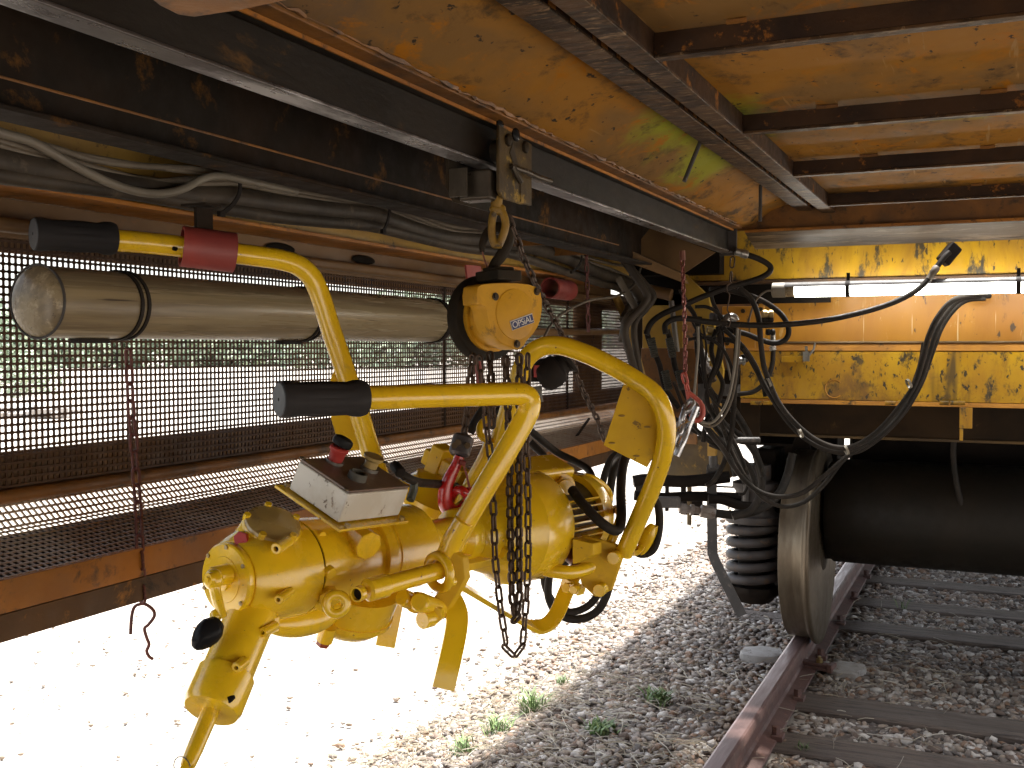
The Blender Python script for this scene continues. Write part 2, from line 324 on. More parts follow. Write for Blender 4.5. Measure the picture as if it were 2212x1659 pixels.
def np_mesh(name, V, Fc, loc, m):
    # triangles, fast
    me = bpy.data.meshes.new(name); n = len(V); k = len(Fc)
    me.vertices.add(n); me.vertices.foreach_set('co', (V-np.array(loc)).astype(np.float32).ravel())
    me.loops.add(k*3); me.loops.foreach_set('vertex_index', Fc.astype(np.int32).ravel())
    me.polygons.add(k); me.polygons.foreach_set('loop_start', np.arange(0, k*3, 3, dtype=np.int32))
    me.update(calc_edges=True); me.materials.append(M[m]); return me
# a chain: links along a path, each its own object sharing one mesh
def link_mesh(name, L, W, r, m, n=5, k=14):
    b = B(); pts = []
    for i in range(k):
        a = 2*math.pi*i/k; c, s_ = math.cos(a), math.sin(a)
        pts.append(((L/2-W/2)*(1 if c > 1e-9 else -1 if c < -1e-9 else 0) + (W/2-r)*c, (W/2-r)*s_, 0))
    b.tube(pts, r, n, closed=True); me = mesh_of(name, b, (0, 0, 0), 80); me.materials.append(M[m]); return me
def lay_links(parent, me, path, pitch, name='chain_link', roll=0., jitter=.12):
    path = [Vector(p) for p in path]; L = wl(parent); seg = [0]
    for a, b_ in zip(path, path[1:]): seg.append(seg[-1]+(b_-a).length)
    n = max(1, int(seg[-1]/pitch)); out = []
    def at(s_):
        s_ = max(0, min(seg[-1], s_))
        for i in range(len(path)-1):
            if s_ <= seg[i+1]: return path[i].lerp(path[i+1], (s_-seg[i])/max(1e-9, seg[i+1]-seg[i]))
        return path[-1]
    for i in range(n):
        s_ = (i+.5)*seg[-1]/n; p = at(s_); t = (at(s_+pitch*.5)-at(s_-pitch*.5)).normalized()
        ref = Vector((-math.sin(YAW), math.cos(YAW), 0)) if abs(t.dot(Fv)) < .9 else Vector((0, 0, 1))
        w = (ref-t*ref.dot(t)).normalized(); v = w.cross(t)
        a = roll+(i % 2)*math.pi/2+random.uniform(-jitter, jitter)+math.pi/4*.7
        y = v*math.cos(a)+w*math.sin(a); z = t.cross(y)
        mt = Matrix((t, y, z)).transposed().to_4x4(); mt.translation = p-L
        o = bpy.data.objects.new(name, me); COL.objects.link(o); o.parent = parent; o.matrix_local = mt; out.append(o)
    return out
M['rust_edge'] = mat('blackened_edge_angle', (.06, .035, .02), (.10, .05, .02), (.26, .12, .03), s1=4, s2=12, t3=(.6, .68), rough=.55, bump=.2, c4=(.02, .015, .01), s4=5)
M['redbrown'] = mat('red_brown_bracket', (.20, .06, .04), (.14, .06, .035), rough=.55, bump=.1)
M['orange_b'] = mat('orange_band_paint', (.52, .24, .035), (.36, .16, .03), (.07, .045, .02), s1=5, s2=18, t3=(.58, .68), rough=.45, bump=.15)
M['colyellow'] = mat('mottled_column_paint', (.46, .29, .035), (.34, .19, .03), (.06, .04, .02), s1=4, s2=14, t3=(.58, .68), rough=.5, bump=.15)  # yellow column paint mottled with brown and dark patches
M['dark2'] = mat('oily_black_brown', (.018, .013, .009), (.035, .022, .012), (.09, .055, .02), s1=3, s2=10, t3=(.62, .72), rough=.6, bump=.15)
M['paleback'] = mat('pale_backing_paint', (.45, .36, .22), (.35, .27, .15), rough=.6, bump=.1)
M['brassnut'] = mat('brass_nut', (.35, .25, .10), (.25, .17, .08), rough=.4, metal=.6)
M['drumm'] = mat('oily_black_drum', (.009, .007, .0045), (.014, .010, .006), rough=.6, bump=.1, spec=.25)
M['toolmatt'] = mat('shaded_yellow_enamel', (.60, .37, .010), (.50, .30, .012), (.34, .20, .02), s1=6, s2=20, t3=(.56, .72), rough=.5, bump=.12, bs=60, spec=.2, speck=(.20, .12, .02), ss=60, ts=(.66, .70))  # tool enamel darkened and dulled so the plates look less brightly lit
M['motorcore'] = mat('shaded_motor_core', (.10, .065, .012), (.05, .035, .012), rough=.6, bump=.1)  # core colour darkened to stand for shade between the cooling fins
M['gripgloss'] = mat('glossy_black_rubber', (.012, .012, .013), (.02, .02, .02), rough=.22, bump=.05)
M['redbtn'] = mat('red_button_plastic', (.36, .03, .025), (.28, .04, .03), rough=.4, bump=.05)
M['greyteal'] = mat('grey_socket_plastic', (.06, .065, .055), (.09, .08, .065), rough=.5, bump=.05)
M['tealgrey'] = mat('grey_green_cable', (.075, .085, .07), (.055, .06, .05), rough=.5, bump=.05)
M['drainred'] = mat('red_brown_plug', (.26, .045, .02), (.20, .05, .02), rough=.45, bump=.1)
M['tooldark'] = mat('dark_yellow_enamel', (.30, .18, .02), (.22, .13, .02), rough=.5, bump=.1)  # darker yellow for the small marks on the guard plate
M['trolley'] = mat('greasy_trolley_paint', (.085, .055, .02), (.04, .028, .015), (.30, .19, .03), s1=20, s2=30, t3=(.55, .64), rough=.45, bump=.3)
M['steelgrease'] = mat('greasy_bare_steel', (.10, .085, .065), (.05, .04, .03), rough=.35, metal=.5, bump=.2)
M['shackle'] = mat('dull_yellow_shackle', (.26, .15, .015), (.16, .09, .015), (.06, .04, .02), s1=20, s2=40, rough=.5, bump=.2)
M['hoistshade'] = mat('hoist_ring_groove', (.26, .15, .02), (.20, .12, .02), rough=.5, bump=.1)
M['blockgrey'] = mat('grey_hook_block', (.07, .06, .065), (.05, .045, .045), (.14, .10, .08), s1=20, s2=50, rough=.45, bump=.2)
M['hookdark'] = mat('dark_red_latch', (.22, .03, .025), (.15, .03, .025), rough=.45, bump=.1)
M['chainred2'] = mat('red_oxide_chain', (.20, .055, .045), (.12, .04, .035), rough=.3, metal=.5, bump=.1)
M['redhook'] = mat('worn_red_hook', (.42, .07, .045), (.34, .06, .04), (.16, .06, .05), s1=20, s2=50, rough=.45, bump=.1)
M['trunk'] = mat('dusty_trunk_hose', (.058, .045, .032), (.030, .024, .018), (.12, .095, .068), s1=5, s2=18, t3=(.58, .72), rough=.55, bump=.25, bs=60)
M['zincdirty'] = mat('dirty_zinc', (.24, .21, .19), (.15, .12, .10), (.10, .06, .04), s1=20, s2=50, rough=.45, metal=.4, bump=.2)
# ================================================================== GROUND
PROF = [(-60, -.75), (-6, -.55), (-3.2, -.48), (-2.5, -.42), (-2.05, -.30), (-1.65, -.175), (-1.3, -.147), (-.92, -.150), (-.86, -.170), (1.3, -.170), (1.65, -.19), (2.4, -.40), (4, -.5), (60, -.6)]
def gz(x): return float(np.interp(x, [p[0] for p in PROF], [p[1] for p in PROF]))
def sheet(x0, x1, y0, y1, nx, ny, off=0., bumpy=0.):
    xs = np.linspace(x0, x1, nx); ys = np.linspace(y0, y1, ny); b = B(); r = random.Random(3)
    for yy in ys:
        for x in xs: b.v.append((x, yy, gz(x)+off+bumpy*(r.random()-.5)))
    for j in range(ny-1):
        for i in range(nx-1): a = j*nx+i; b.f.append((a, a+1, a+nx+1, a+nx))
    return b
g = B(); xs = [-900, -300, -60, -6, -3.2]
b = B()
xx = [-1500, -400, -60, -30, -12, -6, -4.5, -3.2, -2.5, -2.05, -1.65, -1.3, 1.3, 1.65, 2.4, 4, 20, 60, 400, 1500]
yy = [-1500, -300, -40, -5, 0, 5, 10, 20, 60, 300, 1500]
for y in yy:
    for x in xx: b.v.append((x, y, gz(x)-.012))
n = len(xx)
for j in range(len(yy)-1):
    for i in range(n-1): a = j*n+i; b.f.append((a, a+1, a+n+1, a+n))
solo('ground', None, None, b, 'dirt', kind='structure', loc=(0, 0, -.2))
b = sheet(-1.95, 2.3, -2, 26, 40, 120, 0.002, .016)
solo('ballast_bed', None, None, b, 'soil', kind='structure', loc=(0, 0, -.17))

def stones(name, N, xr, yr, size, m, zoff=.0, keep=None, seed=1, flat=.72):
    r = np.random.default_rng(seed)
    t = (1+5**.5)/2
    ico = np.array([(-1, t, 0), (1, t, 0), (-1, -t, 0), (1, -t, 0), (0, -1, t), (0, 1, t), (0, -1, -t), (0, 1, -t), (t, 0, -1), (t, 0, 1), (-t, 0, -1), (-t, 0, 1)])/1.9
    fc = np.array([(0, 11, 5), (0, 5, 1), (0, 1, 7), (0, 7, 10), (0, 10, 11), (1, 5, 9), (5, 11, 4), (11, 10, 2), (10, 7, 6), (7, 1, 8), (3, 9, 4), (3, 4, 2), (3, 2, 6), (3, 6, 8), (3, 8, 9), (4, 9, 5), (2, 4, 11), (6, 2, 10), (8, 6, 7), (9, 8, 1)])
    x = r.uniform(*xr, N); y = yr[0]+(yr[1]-yr[0])*r.random(N)**1.0
    if keep is not None:
        k = keep(x, y, r); x = x[k]; y = y[k]; N = len(x)
    s = size*(.55+.75*r.random(N)**1.6)
    V = ico[None]*(1+.7*(r.random((N, 12, 3))-.5))
    V = V*(s[:, None, None]*np.stack([1.15*np.ones(N), .5+.45*r.random(N), flat*(.5+.6*r.random(N))], 1)[:, None, :])
    a = r.random(N)*2*np.pi; bb = r.normal(0, .45, N)
    ca, sa, cb, sb = np.cos(a), np.sin(a), np.cos(bb), np.sin(bb)
    X, Y, Z = V[..., 0], V[..., 1], V[..., 2]
    Y2 = Y*cb[:, None]-Z*sb[:, None]; Z2 = Y*sb[:, None]+Z*cb[:, None]
    X3 = X*ca[:, None]-Y2*sa[:, None]; Y3 = X*sa[:, None]+Y2*ca[:, None]
    z = np.interp(x, [p[0] for p in PROF], [p[1] for p in PROF])+zoff+s*(-.05+.62*r.random(N))
    P3 = np.stack([X3+x[:, None], Y3+y[:, None], Z2+z[:, None]], -1).reshape(-1, 3)
    Fc = (fc[None]+12*np.arange(N)[:, None, None]).reshape(-1, 3)
    loc = (0, (yr[0]+yr[1])/2, -.2)
    me = np_mesh(name, P3, Fc, loc, m); o = bpy.data.objects.new(name, me); COL.objects.link(o); o.location = loc
    return o
SLEEP = [(4.02, -.150), (4.5, -.142), (5.15, -.172), (5.83, -.142), (6.45, -.150), (7.1, -.150), (7.75, -.148), (8.4, -.150), (9.05, -.15)]
def keep_main(x, y, r):
    k = np.ones(len(x), bool)
    for sy, sz in SLEEP:
        if sz > -.16: k &= ~((np.abs(y-sy) < .115) & (x < 1.28) & (x > (-1.28 if sy == 5.83 else -.74)) & (r.random(len(x)) > .035))
    for rx in (-.79, .77): k &= ~(np.abs(x-rx) < .085)
    dens = np.clip((x+2.35)/.5, 0.03, 1)
    return k & (r.random(len(x)) < dens)
o = stones('ballast_gravel', 66000, (-2.7, 1.35), (2.6, 8.6), .0185, 'stones', keep=keep_main, seed=3)
setp(o, 'grey and brown crushed stone ballast around the sleepers and rail', 'gravel', kind='stuff')
o = stones('far_ballast_gravel', 12000, (-2.7, 1.6), (8.6, 15), .03, 'stones', keep=keep_main, seed=4)
setp(o, 'crushed stone ballast further down the track under the bogie', 'gravel', kind='stuff')
o = stones('dirt_pebbles', 1900, (-6.5, -2.2), (1.5, 14), .014, 'pebbles', seed=5)
setp(o, 'scattered small stones on the sunlit pale dirt beside the track', 'pebbles', kind='stuff')

# dry straw lying over the ballast
b = B(); r = random.Random(11)
for i in range(2600):
    x = r.uniform(-2.5, -.1); y = r.uniform(2.9, 6.5)
    if r.random() < .5: x = r.uniform(-2.4, -.9); y = r.uniform(3.0, 4.6)
    if any(abs(y-s) < .13 and z > -.16 and x > -1.28 for s, z in SLEEP) and r.random() < .8: continue
    L = r.uniform(.03, .13); a = r.uniform(0, 6.28); h = r.uniform(.0, .5); z = gz(x)+r.uniform(.012, .03); w = r.uniform(.0008, .0022)
    p = Vector((x, y, z)); q = p+Vector((math.cos(a)*L, math.sin(a)*L, h*L*.5)); mid = (p+q)/2+Vector((r.uniform(-.006, .006), r.uniform(-.006, .006), .004))
    b.tube([p, mid, q], w, 3, caps=False)
solo('dry_straw', 'thin dry straw and stalks strewn over the ballast', 'straw', b, 'straw', kind='stuff')
# weeds: each tuft its own plant
def weed(x, y, n, h, label, spread=.05, broad=False):
    b = B(); r = random.Random(int(x*1000+y*77)); z = gz(x)
    for i in range(n):
        a = r.uniform(0, 6.28); d = r.uniform(0, spread); p = Vector((x+d*math.cos(a), y+d*math.sin(a), z))
        L = h*r.uniform(.5, 1.1); lean = r.uniform(.1, .8); a2 = r.uniform(0, 6.28)
        t = Vector((math.cos(a2)*lean, math.sin(a2)*lean, 1)).normalized(); sdv = Vector((-math.sin(a2), math.cos(a2), 0))
        w = (.0065 if broad else .0022)*r.uniform(.7, 1.2)
        m_ = p+t*L*.55; e = p+t*L*.85+Vector((math.cos(a2), math.sin(a2), -.2))*L*.25
        b.add([p-sdv*w*.5, p+sdv*w*.5, m_+sdv*w, e, m_-sdv*w], [(0, 1, 2, 4), (4, 2, 3)])
    return solo('weed', label, 'weed', b, 'leaf', group='green weeds growing in the ballast', loc=(x, y, z))
for px, py, n, h, lb, br in [(1150, 1575, 120, .14, 'bright green grass tuft at the sunlit edge of the ballast', False),
    (1075, 1615, 90, .12, 'grass tuft nearest the bottom edge beside the dirt', False),
    (1300, 1610, 170, .07, 'broad leafed low weed between stones left of the rail', True),
    (1420, 1545, 60, .09, 'small green sprout halfway between dirt and rail', True),
    (1785, 1530, 22, .035, 'tiny green sprout right of the rail by the sleeper', True),
    (1738, 1640, 40, .05, 'spiky green tuft at the foot of the rail', False),
    (1215, 1510, 40, .08, 'faint pale grass tuft on the blown out gravel edge', False),
    (1000, 1650, 90, .10, 'pale grass tuft in the lower middle on the bright dirt', False),
    (1950, 1330, 12, .12, 'thin lone grass stalks between the far sleepers', False)]:
    q = PZ(px, py, -.19 if px > 1250 else -.26); weed(q.x, q.y, n, h, lb, .06 if n > 40 else .03, br)

# sleepers
for i, (sy, sz) in enumerate(SLEEP):
    b = B(); r = random.Random(i+40); nx = 26; x0, x1 = -1.27, 1.27
    if abs(sy-5.15) < .01: continue
    w = .108; hgt = .13
    for j in range(nx):
        x = x0+(x1-x0)*j/(nx-1); e = .004*(r.random()-.5); k = .004*(r.random()-.5)
        t = sz+k*.6
        b.v += [(x, sy-w+e, t-hgt), (x, sy-w+e, t-.008), (x, sy-w+.008+e, t), (x, sy-.03, t+.001*r.random()), (x, sy-.02, t-.004*r.random()), (x, sy+.03, t), (x, sy+w-.008+k, t), (x, sy+w+k, t-.008), (x, sy+w+k, t-hgt)]
    for j in range(nx-1):
        for k in range(8): a = j*9+k; b.f.append((a, a+1, a+10, a+9)[::-1])
    b.f.append(tuple(range(9))[::-1][::-1]); b.f.append(tuple(range((nx-1)*9, nx*9))[::-1])
    names = {8.4: 'faint wooden sleeper far back below the further bogie', 9.05: 'rearmost wooden sleeper in the dark beyond the bogies', 4.02: 'weathered wooden sleeper at the very bottom, half buried in gravel', 4.5: 'weathered wooden sleeper nearest in front of the wheel, fully exposed', 5.83: 'dark wooden sleeper directly behind the near wheel', 6.45: 'wooden sleeper second behind the near wheel', 7.1: 'wooden sleeper third behind the near wheel under the axle', 7.75: 'wooden sleeper fourth behind the near wheel, below the axle tube'}
    solo('sleeper', names.get(sy, 'weathered wooden railway sleeper out in the row under the wagons'), 'sleeper', b, 'wood', group='wooden sleepers under the rails', loc=(0, sy, sz-hgt))
# the odd concrete twin block sleeper, mostly buried
def rock(c, sx, sy, sz, seed, rot=.15):
    r = random.Random(seed); b = B(); ca, sa = math.cos(rot), math.sin(rot)
    b2 = B(); n = 16
    for lv, (zz, k) in enumerate([(-.08, 1.0), (-.012, 1.0), (-.002, .95), (0.002, .5)]):
        for i in range(n):
            a = 2*math.pi*i/n; x = math.copysign(abs(math.cos(a))**.5, math.cos(a))*sx*k; y = math.copysign(abs(math.sin(a))**.5, math.sin(a))*sy*k
            x += r.uniform(-.008, .008); y += r.uniform(-.006, .006)
            b.v.append((c[0]+x*ca-y*sa, c[1]+x*sa+y*ca, c[2]+zz+r.uniform(-.004, .004)))
    for l in range(3):
        for i in range(n): j = (i+1) % n; b.f.append((l*n+i, l*n+j, l*n+n+j, l*n+n+i))
    b.f.append(tuple(range(3*n, 4*n))); return b
q = PZ(1645, 1425, -.15); solo('concrete_block', 'pale concrete sleeper block left of the rail, sunk in ballast', 'concrete block', rock((q.x, q.y, -.108), .095, .09, .08, 3), 'concrete', group='pale concrete blocks by the rail')
q = PZ(1830, 1450, -.15); solo('concrete_block', 'pale concrete sleeper block right of the rail beside the clamp', 'concrete block', rock((q.x, q.y, -.125), .075, .085, .08, 5, -.2), 'concrete', group='pale concrete blocks by the rail')
# larger loose rocks
for k, (px, py, s, lb) in enumerate([(1530, 1515, .034, 'dark angular rock left of the rail beside the blocks'), (1490, 1650, .04, 'largest dark rock in the gravel near the bottom edge'), (1660, 1345, .035, 'brown lump of stone in front of the bent guard bar'), (1725, 1345, .028, 'brown pointed stone against the near wheel')]):
    q = PZ(px, py, -.16); r = random.Random(k); b = B(); b.ell((q.x, q.y, q.z+.005), ((1, 0, 0), (0, 1, 0), (0, 0, 1)), (s, s*.7, s*.6), 7, 5)
    b.v = [tuple(Vector(v)+Vector((r.uniform(-.3, .3), r.uniform(-.3, .3), r.uniform(-.25, .25)))*s) for v in b.v]
    o = solo('rock', lb, 'rock', b, 'stones', group='larger rocks lying in the ballast')

# rails
def rail(xc, label, blue):
    half = [(0, 0), (.024, 0), (.032, -.004), (.0355, -.012), (.0355, -.034), (.030, -.041), (.010, -.052), (.0085, -.08), (.0085, -.118), (.016, -.130), (.068, -.142), (.070, -.150)]
    prof = half+[(-x, z) for x, z in half[::-1][:-1]]
    t = thing('rail', label, 'rail', (xc, 6, -.15), 'rails of the track')
    y0, y1 = -2, 60; n = len(prof); b = B()
    for y in (y0, y1): b.v += [(xc+x, y, z) for x, z in prof]
    for i in range(n-1): b.f.append((i, i+1, n+i+1, n+i)[::-1])
    b.f.append((n-1, 0, n, 2*n-1)[::-1])
    part(t, 'rail_profile', b, 'rail', angle=25)
    b = B(); y0, y1 = -2, 60
    b.add([(xc+x, y, .0015) for y in (y0, y1) for x in (-.024, .024)], [(0, 1, 3, 2)])
    for s_ in (-1, 1):
        b.add([(xc+s_*x, y, z+.0015) for y in (y0, y1) for x, z in ((.024, 0), (.032, -.004))], [(0, 1, 3, 2) if s_ > 0 else (1, 0, 2, 3)])
    part(t, 'running_surface', b, 'railhead')
    for sy, sz in SLEEP:
        if sy > 9: continue
        for s_ in (-1, 1):
            b = B(); b.box(xc+s_*.068-.022, xc+s_*.068+.022, sy-.03, sy+.03, -.148, -.128); b.hexa((xc+s_*.062, sy, -.13), (xc+s_*.062, sy, -.098), .017)
            part(t, 'rail_screw', b, 'rail', bevel=.002)
    if blue:
        b = B(); y = 5.02; b.box(xc+.0358, xc+.0366, y-.04, y+.05, -.033, -.006); part(t, 'paint_mark', b, 'bluemark', label='blue paint mark on the rail head side')
    return t
M['bluemark'] = mat('blue_chalk_mark', (.10, .20, .36), (.07, .12, .22), rough=.8, bump=0)
rail(-.79, 'rusty brown rail the near wheel stands on', True)
rail(.77, 'rusty brown rail on the far right side of the track', False)
# rail clamp on the inside of the rail
q = PZ(1770, 1435, -.12); t = thing('rail_clamp', 'rusty bolted rail clamp with a brass nut beside the rail', 'rail clamp', (q.x, q.y, -.15))
b = B(); b.obox((q.x-.01, q.y, -.118), ((1, -.25, 0), (.25, 1, 0), (0, 0, 1)), (.07, .022, .006)); b.obox((q.x-.01, q.y, -.133), ((1, -.25, 0), (.25, 1, 0), (0, 0, 1)), (.075, .028, .007))
b.obox((q.x+.055, q.y-.015, -.125), ((1, -.25, 0), (.25, 1, 0), (0, 0, 1)), (.012, .03, .018)); part(t, 'clamp_plate', b, 'rail', bevel=.002)
b = B(); b.hexa((q.x+.0, q.y, -.112), (q.x+.0, q.y, -.095), .016); b.cyl((q.x, q.y, -.095), (q.x, q.y, -.082), .008); part(t, 'nut', b, 'brassnut', bevel=.001)

# thin wire stretched low over the track
a_ = PZ(1590, 1333, -.06); c_ = PZ(1880, 1342, -.08); e_ = PZ(2300, 1372, -.13)
solo('thin_wire', 'thin pale wire stretched low across the rail past the wheel', 'wire', B().tube([a_, c_, e_], .0012, 5), 'zinc')

# ================================================================== WAGON
YM = -9
W = thing('rail_wagon', 'yellow maintenance wagon seen from below with perforated skirt panels', 'rail wagon', (0, 1.5, 0))
YF = 3.90     # front face of the cross beam
YB = -9
zc = 1.84
# ceiling sheets
b = B(); pts = [(-.84, 1.757), (-.80, 1.768), (-.74, 1.812), (-.66, 1.838), (-.58, 1.842), (1.5, 1.842)]
pp = pts+[(x, z+.01) for x, z in pts[::-1]]
b.prism([(x, YB, z) for x, z in pp], (0, YF+.03-YB, 0)); part(W, 'floor_plate', b, 'plate', angle=60)
b = B(); b.box(-1.55, 1.55, YB, YF+.1, 1.90, 1.97); b.box(-1.5, 1.5, YB, YF+.1, 1.97, 2.7); part(W, 'load_body', b, 'dark')
b = B(); b.box(-1.40, -.845, YB, 4.3, 1.80, 1.81); b.box(-1.40, -.60, 4.42, 4.43, 1.50, 1.80); b.box(-1.40, -1.02, 4.3, 4.42, 1.62, 1.81); part(W, 'cavity_plate', b, 'black')
# crumbly weld bead along the monorail
r = random.Random(5); b = B(); y = .4
pth = []
while y < YF: pth.append((-.835+r.uniform(-.0035, .0035), y, 1.7575+r.uniform(-.002, .001))); y += r.uniform(.006, .03)
b.tube(pth, [r.choice((.0005, .001, .0025, .004, .005)) for _ in pth], 5); part(W, 'weld_bead', b, 'orange_dim')
# double longitudinal bar
def ybar(x0, x1, z0, z1, m, name, y0=YB, y1=YF, label=None, bevel=.002):
    b = B(); b.box(x0, x1, y0, y1, z0, z1); return part(W, name, b, m, label, bevel=bevel)
ybar(-.560, -.518, 1.800, 1.8405, 'rib', 'longitudinal_bar')
ybar(-.562, -.516, 1.7935, 1.7995, 'worn', 'wear_strip', label='worn bare steel underside')
ybar(-.640, -.592, 1.812, 1.8375, 'rib', 'longitudinal_bar', label='flatter left bar of the pair, paint chipped')
ybar(-.645, -.590, 1.8055, 1.8115, 'worn', 'wear_strip')
b = B(); r = random.Random(9); y = 1.2
while y < 3.8:
    L = r.uniform(.006, .035)
    if r.random() < .55: b.box(-.5915, -.5905, y, y+L, 1.812, 1.812+r.uniform(.010, .024))
    y += L+r.uniform(.004, .05)
part(W, 'paint_chips', b, 'orange', kind='stuff')
# cross ribs
for k, ry in enumerate([-.9, -.25, .42, 1.06, 1.71, 2.39, 3.04, 3.72]):
    b = B(); b.box(-.517, 1.5, ry, ry+.008, 1.800, 1.836); part(W, 'cross_rib', b, 'rib', bevel=.0015)
    b = B(); b.box(-.517, 1.5, ry-.002, ry+.026, 1.7945, 1.7995); part(W, 'wear_strip', b, 'worn', bevel=.001)
    r = random.Random(k); x = -.42+r.random()*.1
    while x < 1.1:
        L = r.uniform(.03, .05); b = B(); b.tube([(x, ry-.001, 1.8385), (x+L*.5, ry-.003, 1.8375), (x+L, ry-.001, 1.8385)], .0045, 6); part(W, 'weld_bead', b, 'orange_dim'); x += r.uniform(.26, .34)
# end cross beam with its worn lip
b = B(); b.box(-.90, 1.55, YF+.002, YF+.012, 1.745, 1.86); part(W, 'cross_beam', b, 'orange_dim', bevel=.001)
b = B(); b.box(-.60, 1.5, YF-.12, YF-.10, 1.812, 1.835); part(W, 'cross_beam', b, 'orange', bevel=.002, label='narrow orange angle in front of the end beam')
b = B(); b.prism([(-.83, YF-.018, 1.744), (-.83, YF-.018, 1.734), (-.83, YF+.17, 1.690), (-.83, YF+.17, 1.744)], (2.38, 0, 0)); part(W, 'beam_lip', b, 'wornlip', bevel=.002, label='scraped brown lower lip of the end beam')
b = B(); b.box(-.83, 1.55, YF-.021, YF-.0185, 1.735, 1.7445); part(W, 'lip_edge', b, 'orange')
b = B(); r = random.Random(2); pth = [(-.93+i*.03, YF-.012-r.uniform(0, .008), 1.835+r.uniform(-.004, .004)) for i in range(14)]; b.tube(pth, [r.uniform(.002, .007) for _ in pth], 6); part(W, 'sealant_bead', b, 'cablepale')
# left cavity longitudinals
ybar(-1.19, -1.178, 1.622, 1.80, 'dark', 'longitudinal_beam', y1=4.3)
ybar(-1.181, -1.1775, 1.668, 1.673, 'orange_dim', 'beam_seam', y1=3.5)
ybar(-1.182, -1.118, 1.614, 1.6215, 'dark', 'beam_flange', y1=4.0)
ybar(-1.03, -.99, 1.735, 1.80, 'black', 'longitudinal_beam', label='upper blackened beam in the cavity', y1=3.5)
ybar(-1.035, -.985, 1.7285, 1.7345, 'dark', 'beam_flange', y1=3.5)
b = B()
for y in (2.9, 3.25): b.box(-1.39, -1.19, y, y+.008, 1.62, 1.80)
part(W, 'cavity_gusset', b, 'orange_dim')
ybar(-1.412, -1.402, 1.575, 1.80, 'sillyellow', 'sill_web', y1=4.3)
ybar(-1.50, -1.372, 1.566, 1.5745, 'orange', 'sill_lip', y1=4.3)
ybar(-1.49, -1.482, 1.50, 1.5655, 'tan', 'sill_skirt', y1=4.3)
# outer top rail of the skirt and oval cut-outs
ybar(-1.545, -1.493, 1.520, 1.548, 'dark', 'top_rail', y0=.2, y1=4.65)
ybar(-1.465, -1.44, 1.505, 1.53, 'tan', 'pipe_rail', y1=4.2, bevel=.01)
for px, Y in ((770, 2.35), (1130, 3.1), (610, 2.0)):
    b = B(); b.ell((-1.478, Y, 1.545), ((0, 1, 0), (0, 0, 1), (1, 0, 0)), (.055, .012, .004), 16, 8); part(W, 'slot_hole', b, 'blackline')
# monorail (I section) : web faces right
Ym0, Ym1 = YB, 3.885
xm = -.895
ybar(xm-.021, xm+.021, 1.664, 1.6700, 'flange', 'runway_flange', Ym0, Ym1, label='polished lower flange the trolley rolls on')
ybar(xm-.003, xm+.004, 1.6702, 1.7438, 'web', 'runway_web', Ym0, Ym1)
ybar(xm-.021, xm+.021, 1.744, 1.7505, 'web', 'runway_flange', Ym0, Ym1)
ybar(xm-.02, xm+.055, 1.751, 1.7585, 'orange_dim', 'runway_pad', Ym0, Ym1)
ybar(xm+.021, xm+.0245, 1.7435, 1.7498, 'orange', 'runway_edge', Ym0, Ym1, bevel=0)
b = B(); b.box(xm-.028, xm+.035, Ym1+.001, Ym1+.009, 1.655, 1.752); part(W, 'end_stop', b, 'grey', bevel=.001)
# bright bracket plates at the far left end of the runway
b = B(); b.prism([PY(1362, 545, 3.75), PY(1405, 492, 3.75), PY(1545, 545, 3.75), PY(1478, 590, 3.75)], (0, .006, 0)); part(W, 'gusset_plate', b, 'tan')
b = B(); b.prism([PY(1300, 520, 3.6), PY(1370, 545, 3.65), PY(1470, 590, 3.75), PY(1480, 612, 3.75), PY(1380, 575, 3.65), PY(1305, 548, 3.6)], (0, .05, .0)); part(W, 'gusset_plate', b, 'tan')
# rods hanging from the plate
for p0, p1, lb in (((1512, 308, 1.812), (1478, 392), 'bent steel rod tilting from the left bar'), ((1643, 400, 1.812), (1642, 478), None)):
    a = PZ(p0[0], p0[1], p0[2]); d = pr(a)[2]
    b = B(); b.tube([a, P(p1[0], p1[1], d-.01)], .0055, 8); part(W, 'hanging_rod', b, 'grey', lb)
# rounded tongue plate in the top left corner
poly = [PZ(x, y, 1.62) for x, y in ((255, -60), (345, 12), (385, 32), (420, 37), (520, 22), (660, -8), (900, -60), (600, -160))]
b = B(); b.prism(poly, (0, 0, .008)); part(W, 'hatch_plate', b, 'orange_dim', bevel=.001)
# black upper tube (conduit) under the cables
# unseen skirt and end wall, added to block light from right and behind
ybar(1.50, 1.51, 1.22, 1.90, 'orange_dim', 'right_light_blocker', y0=YB, y1=4.2)
b = B(); b.box(-1.45, 1.45, -3.6, -3.5, .45, 1.84); part(W, 'rear_light_blocker', b, 'orange_dim')
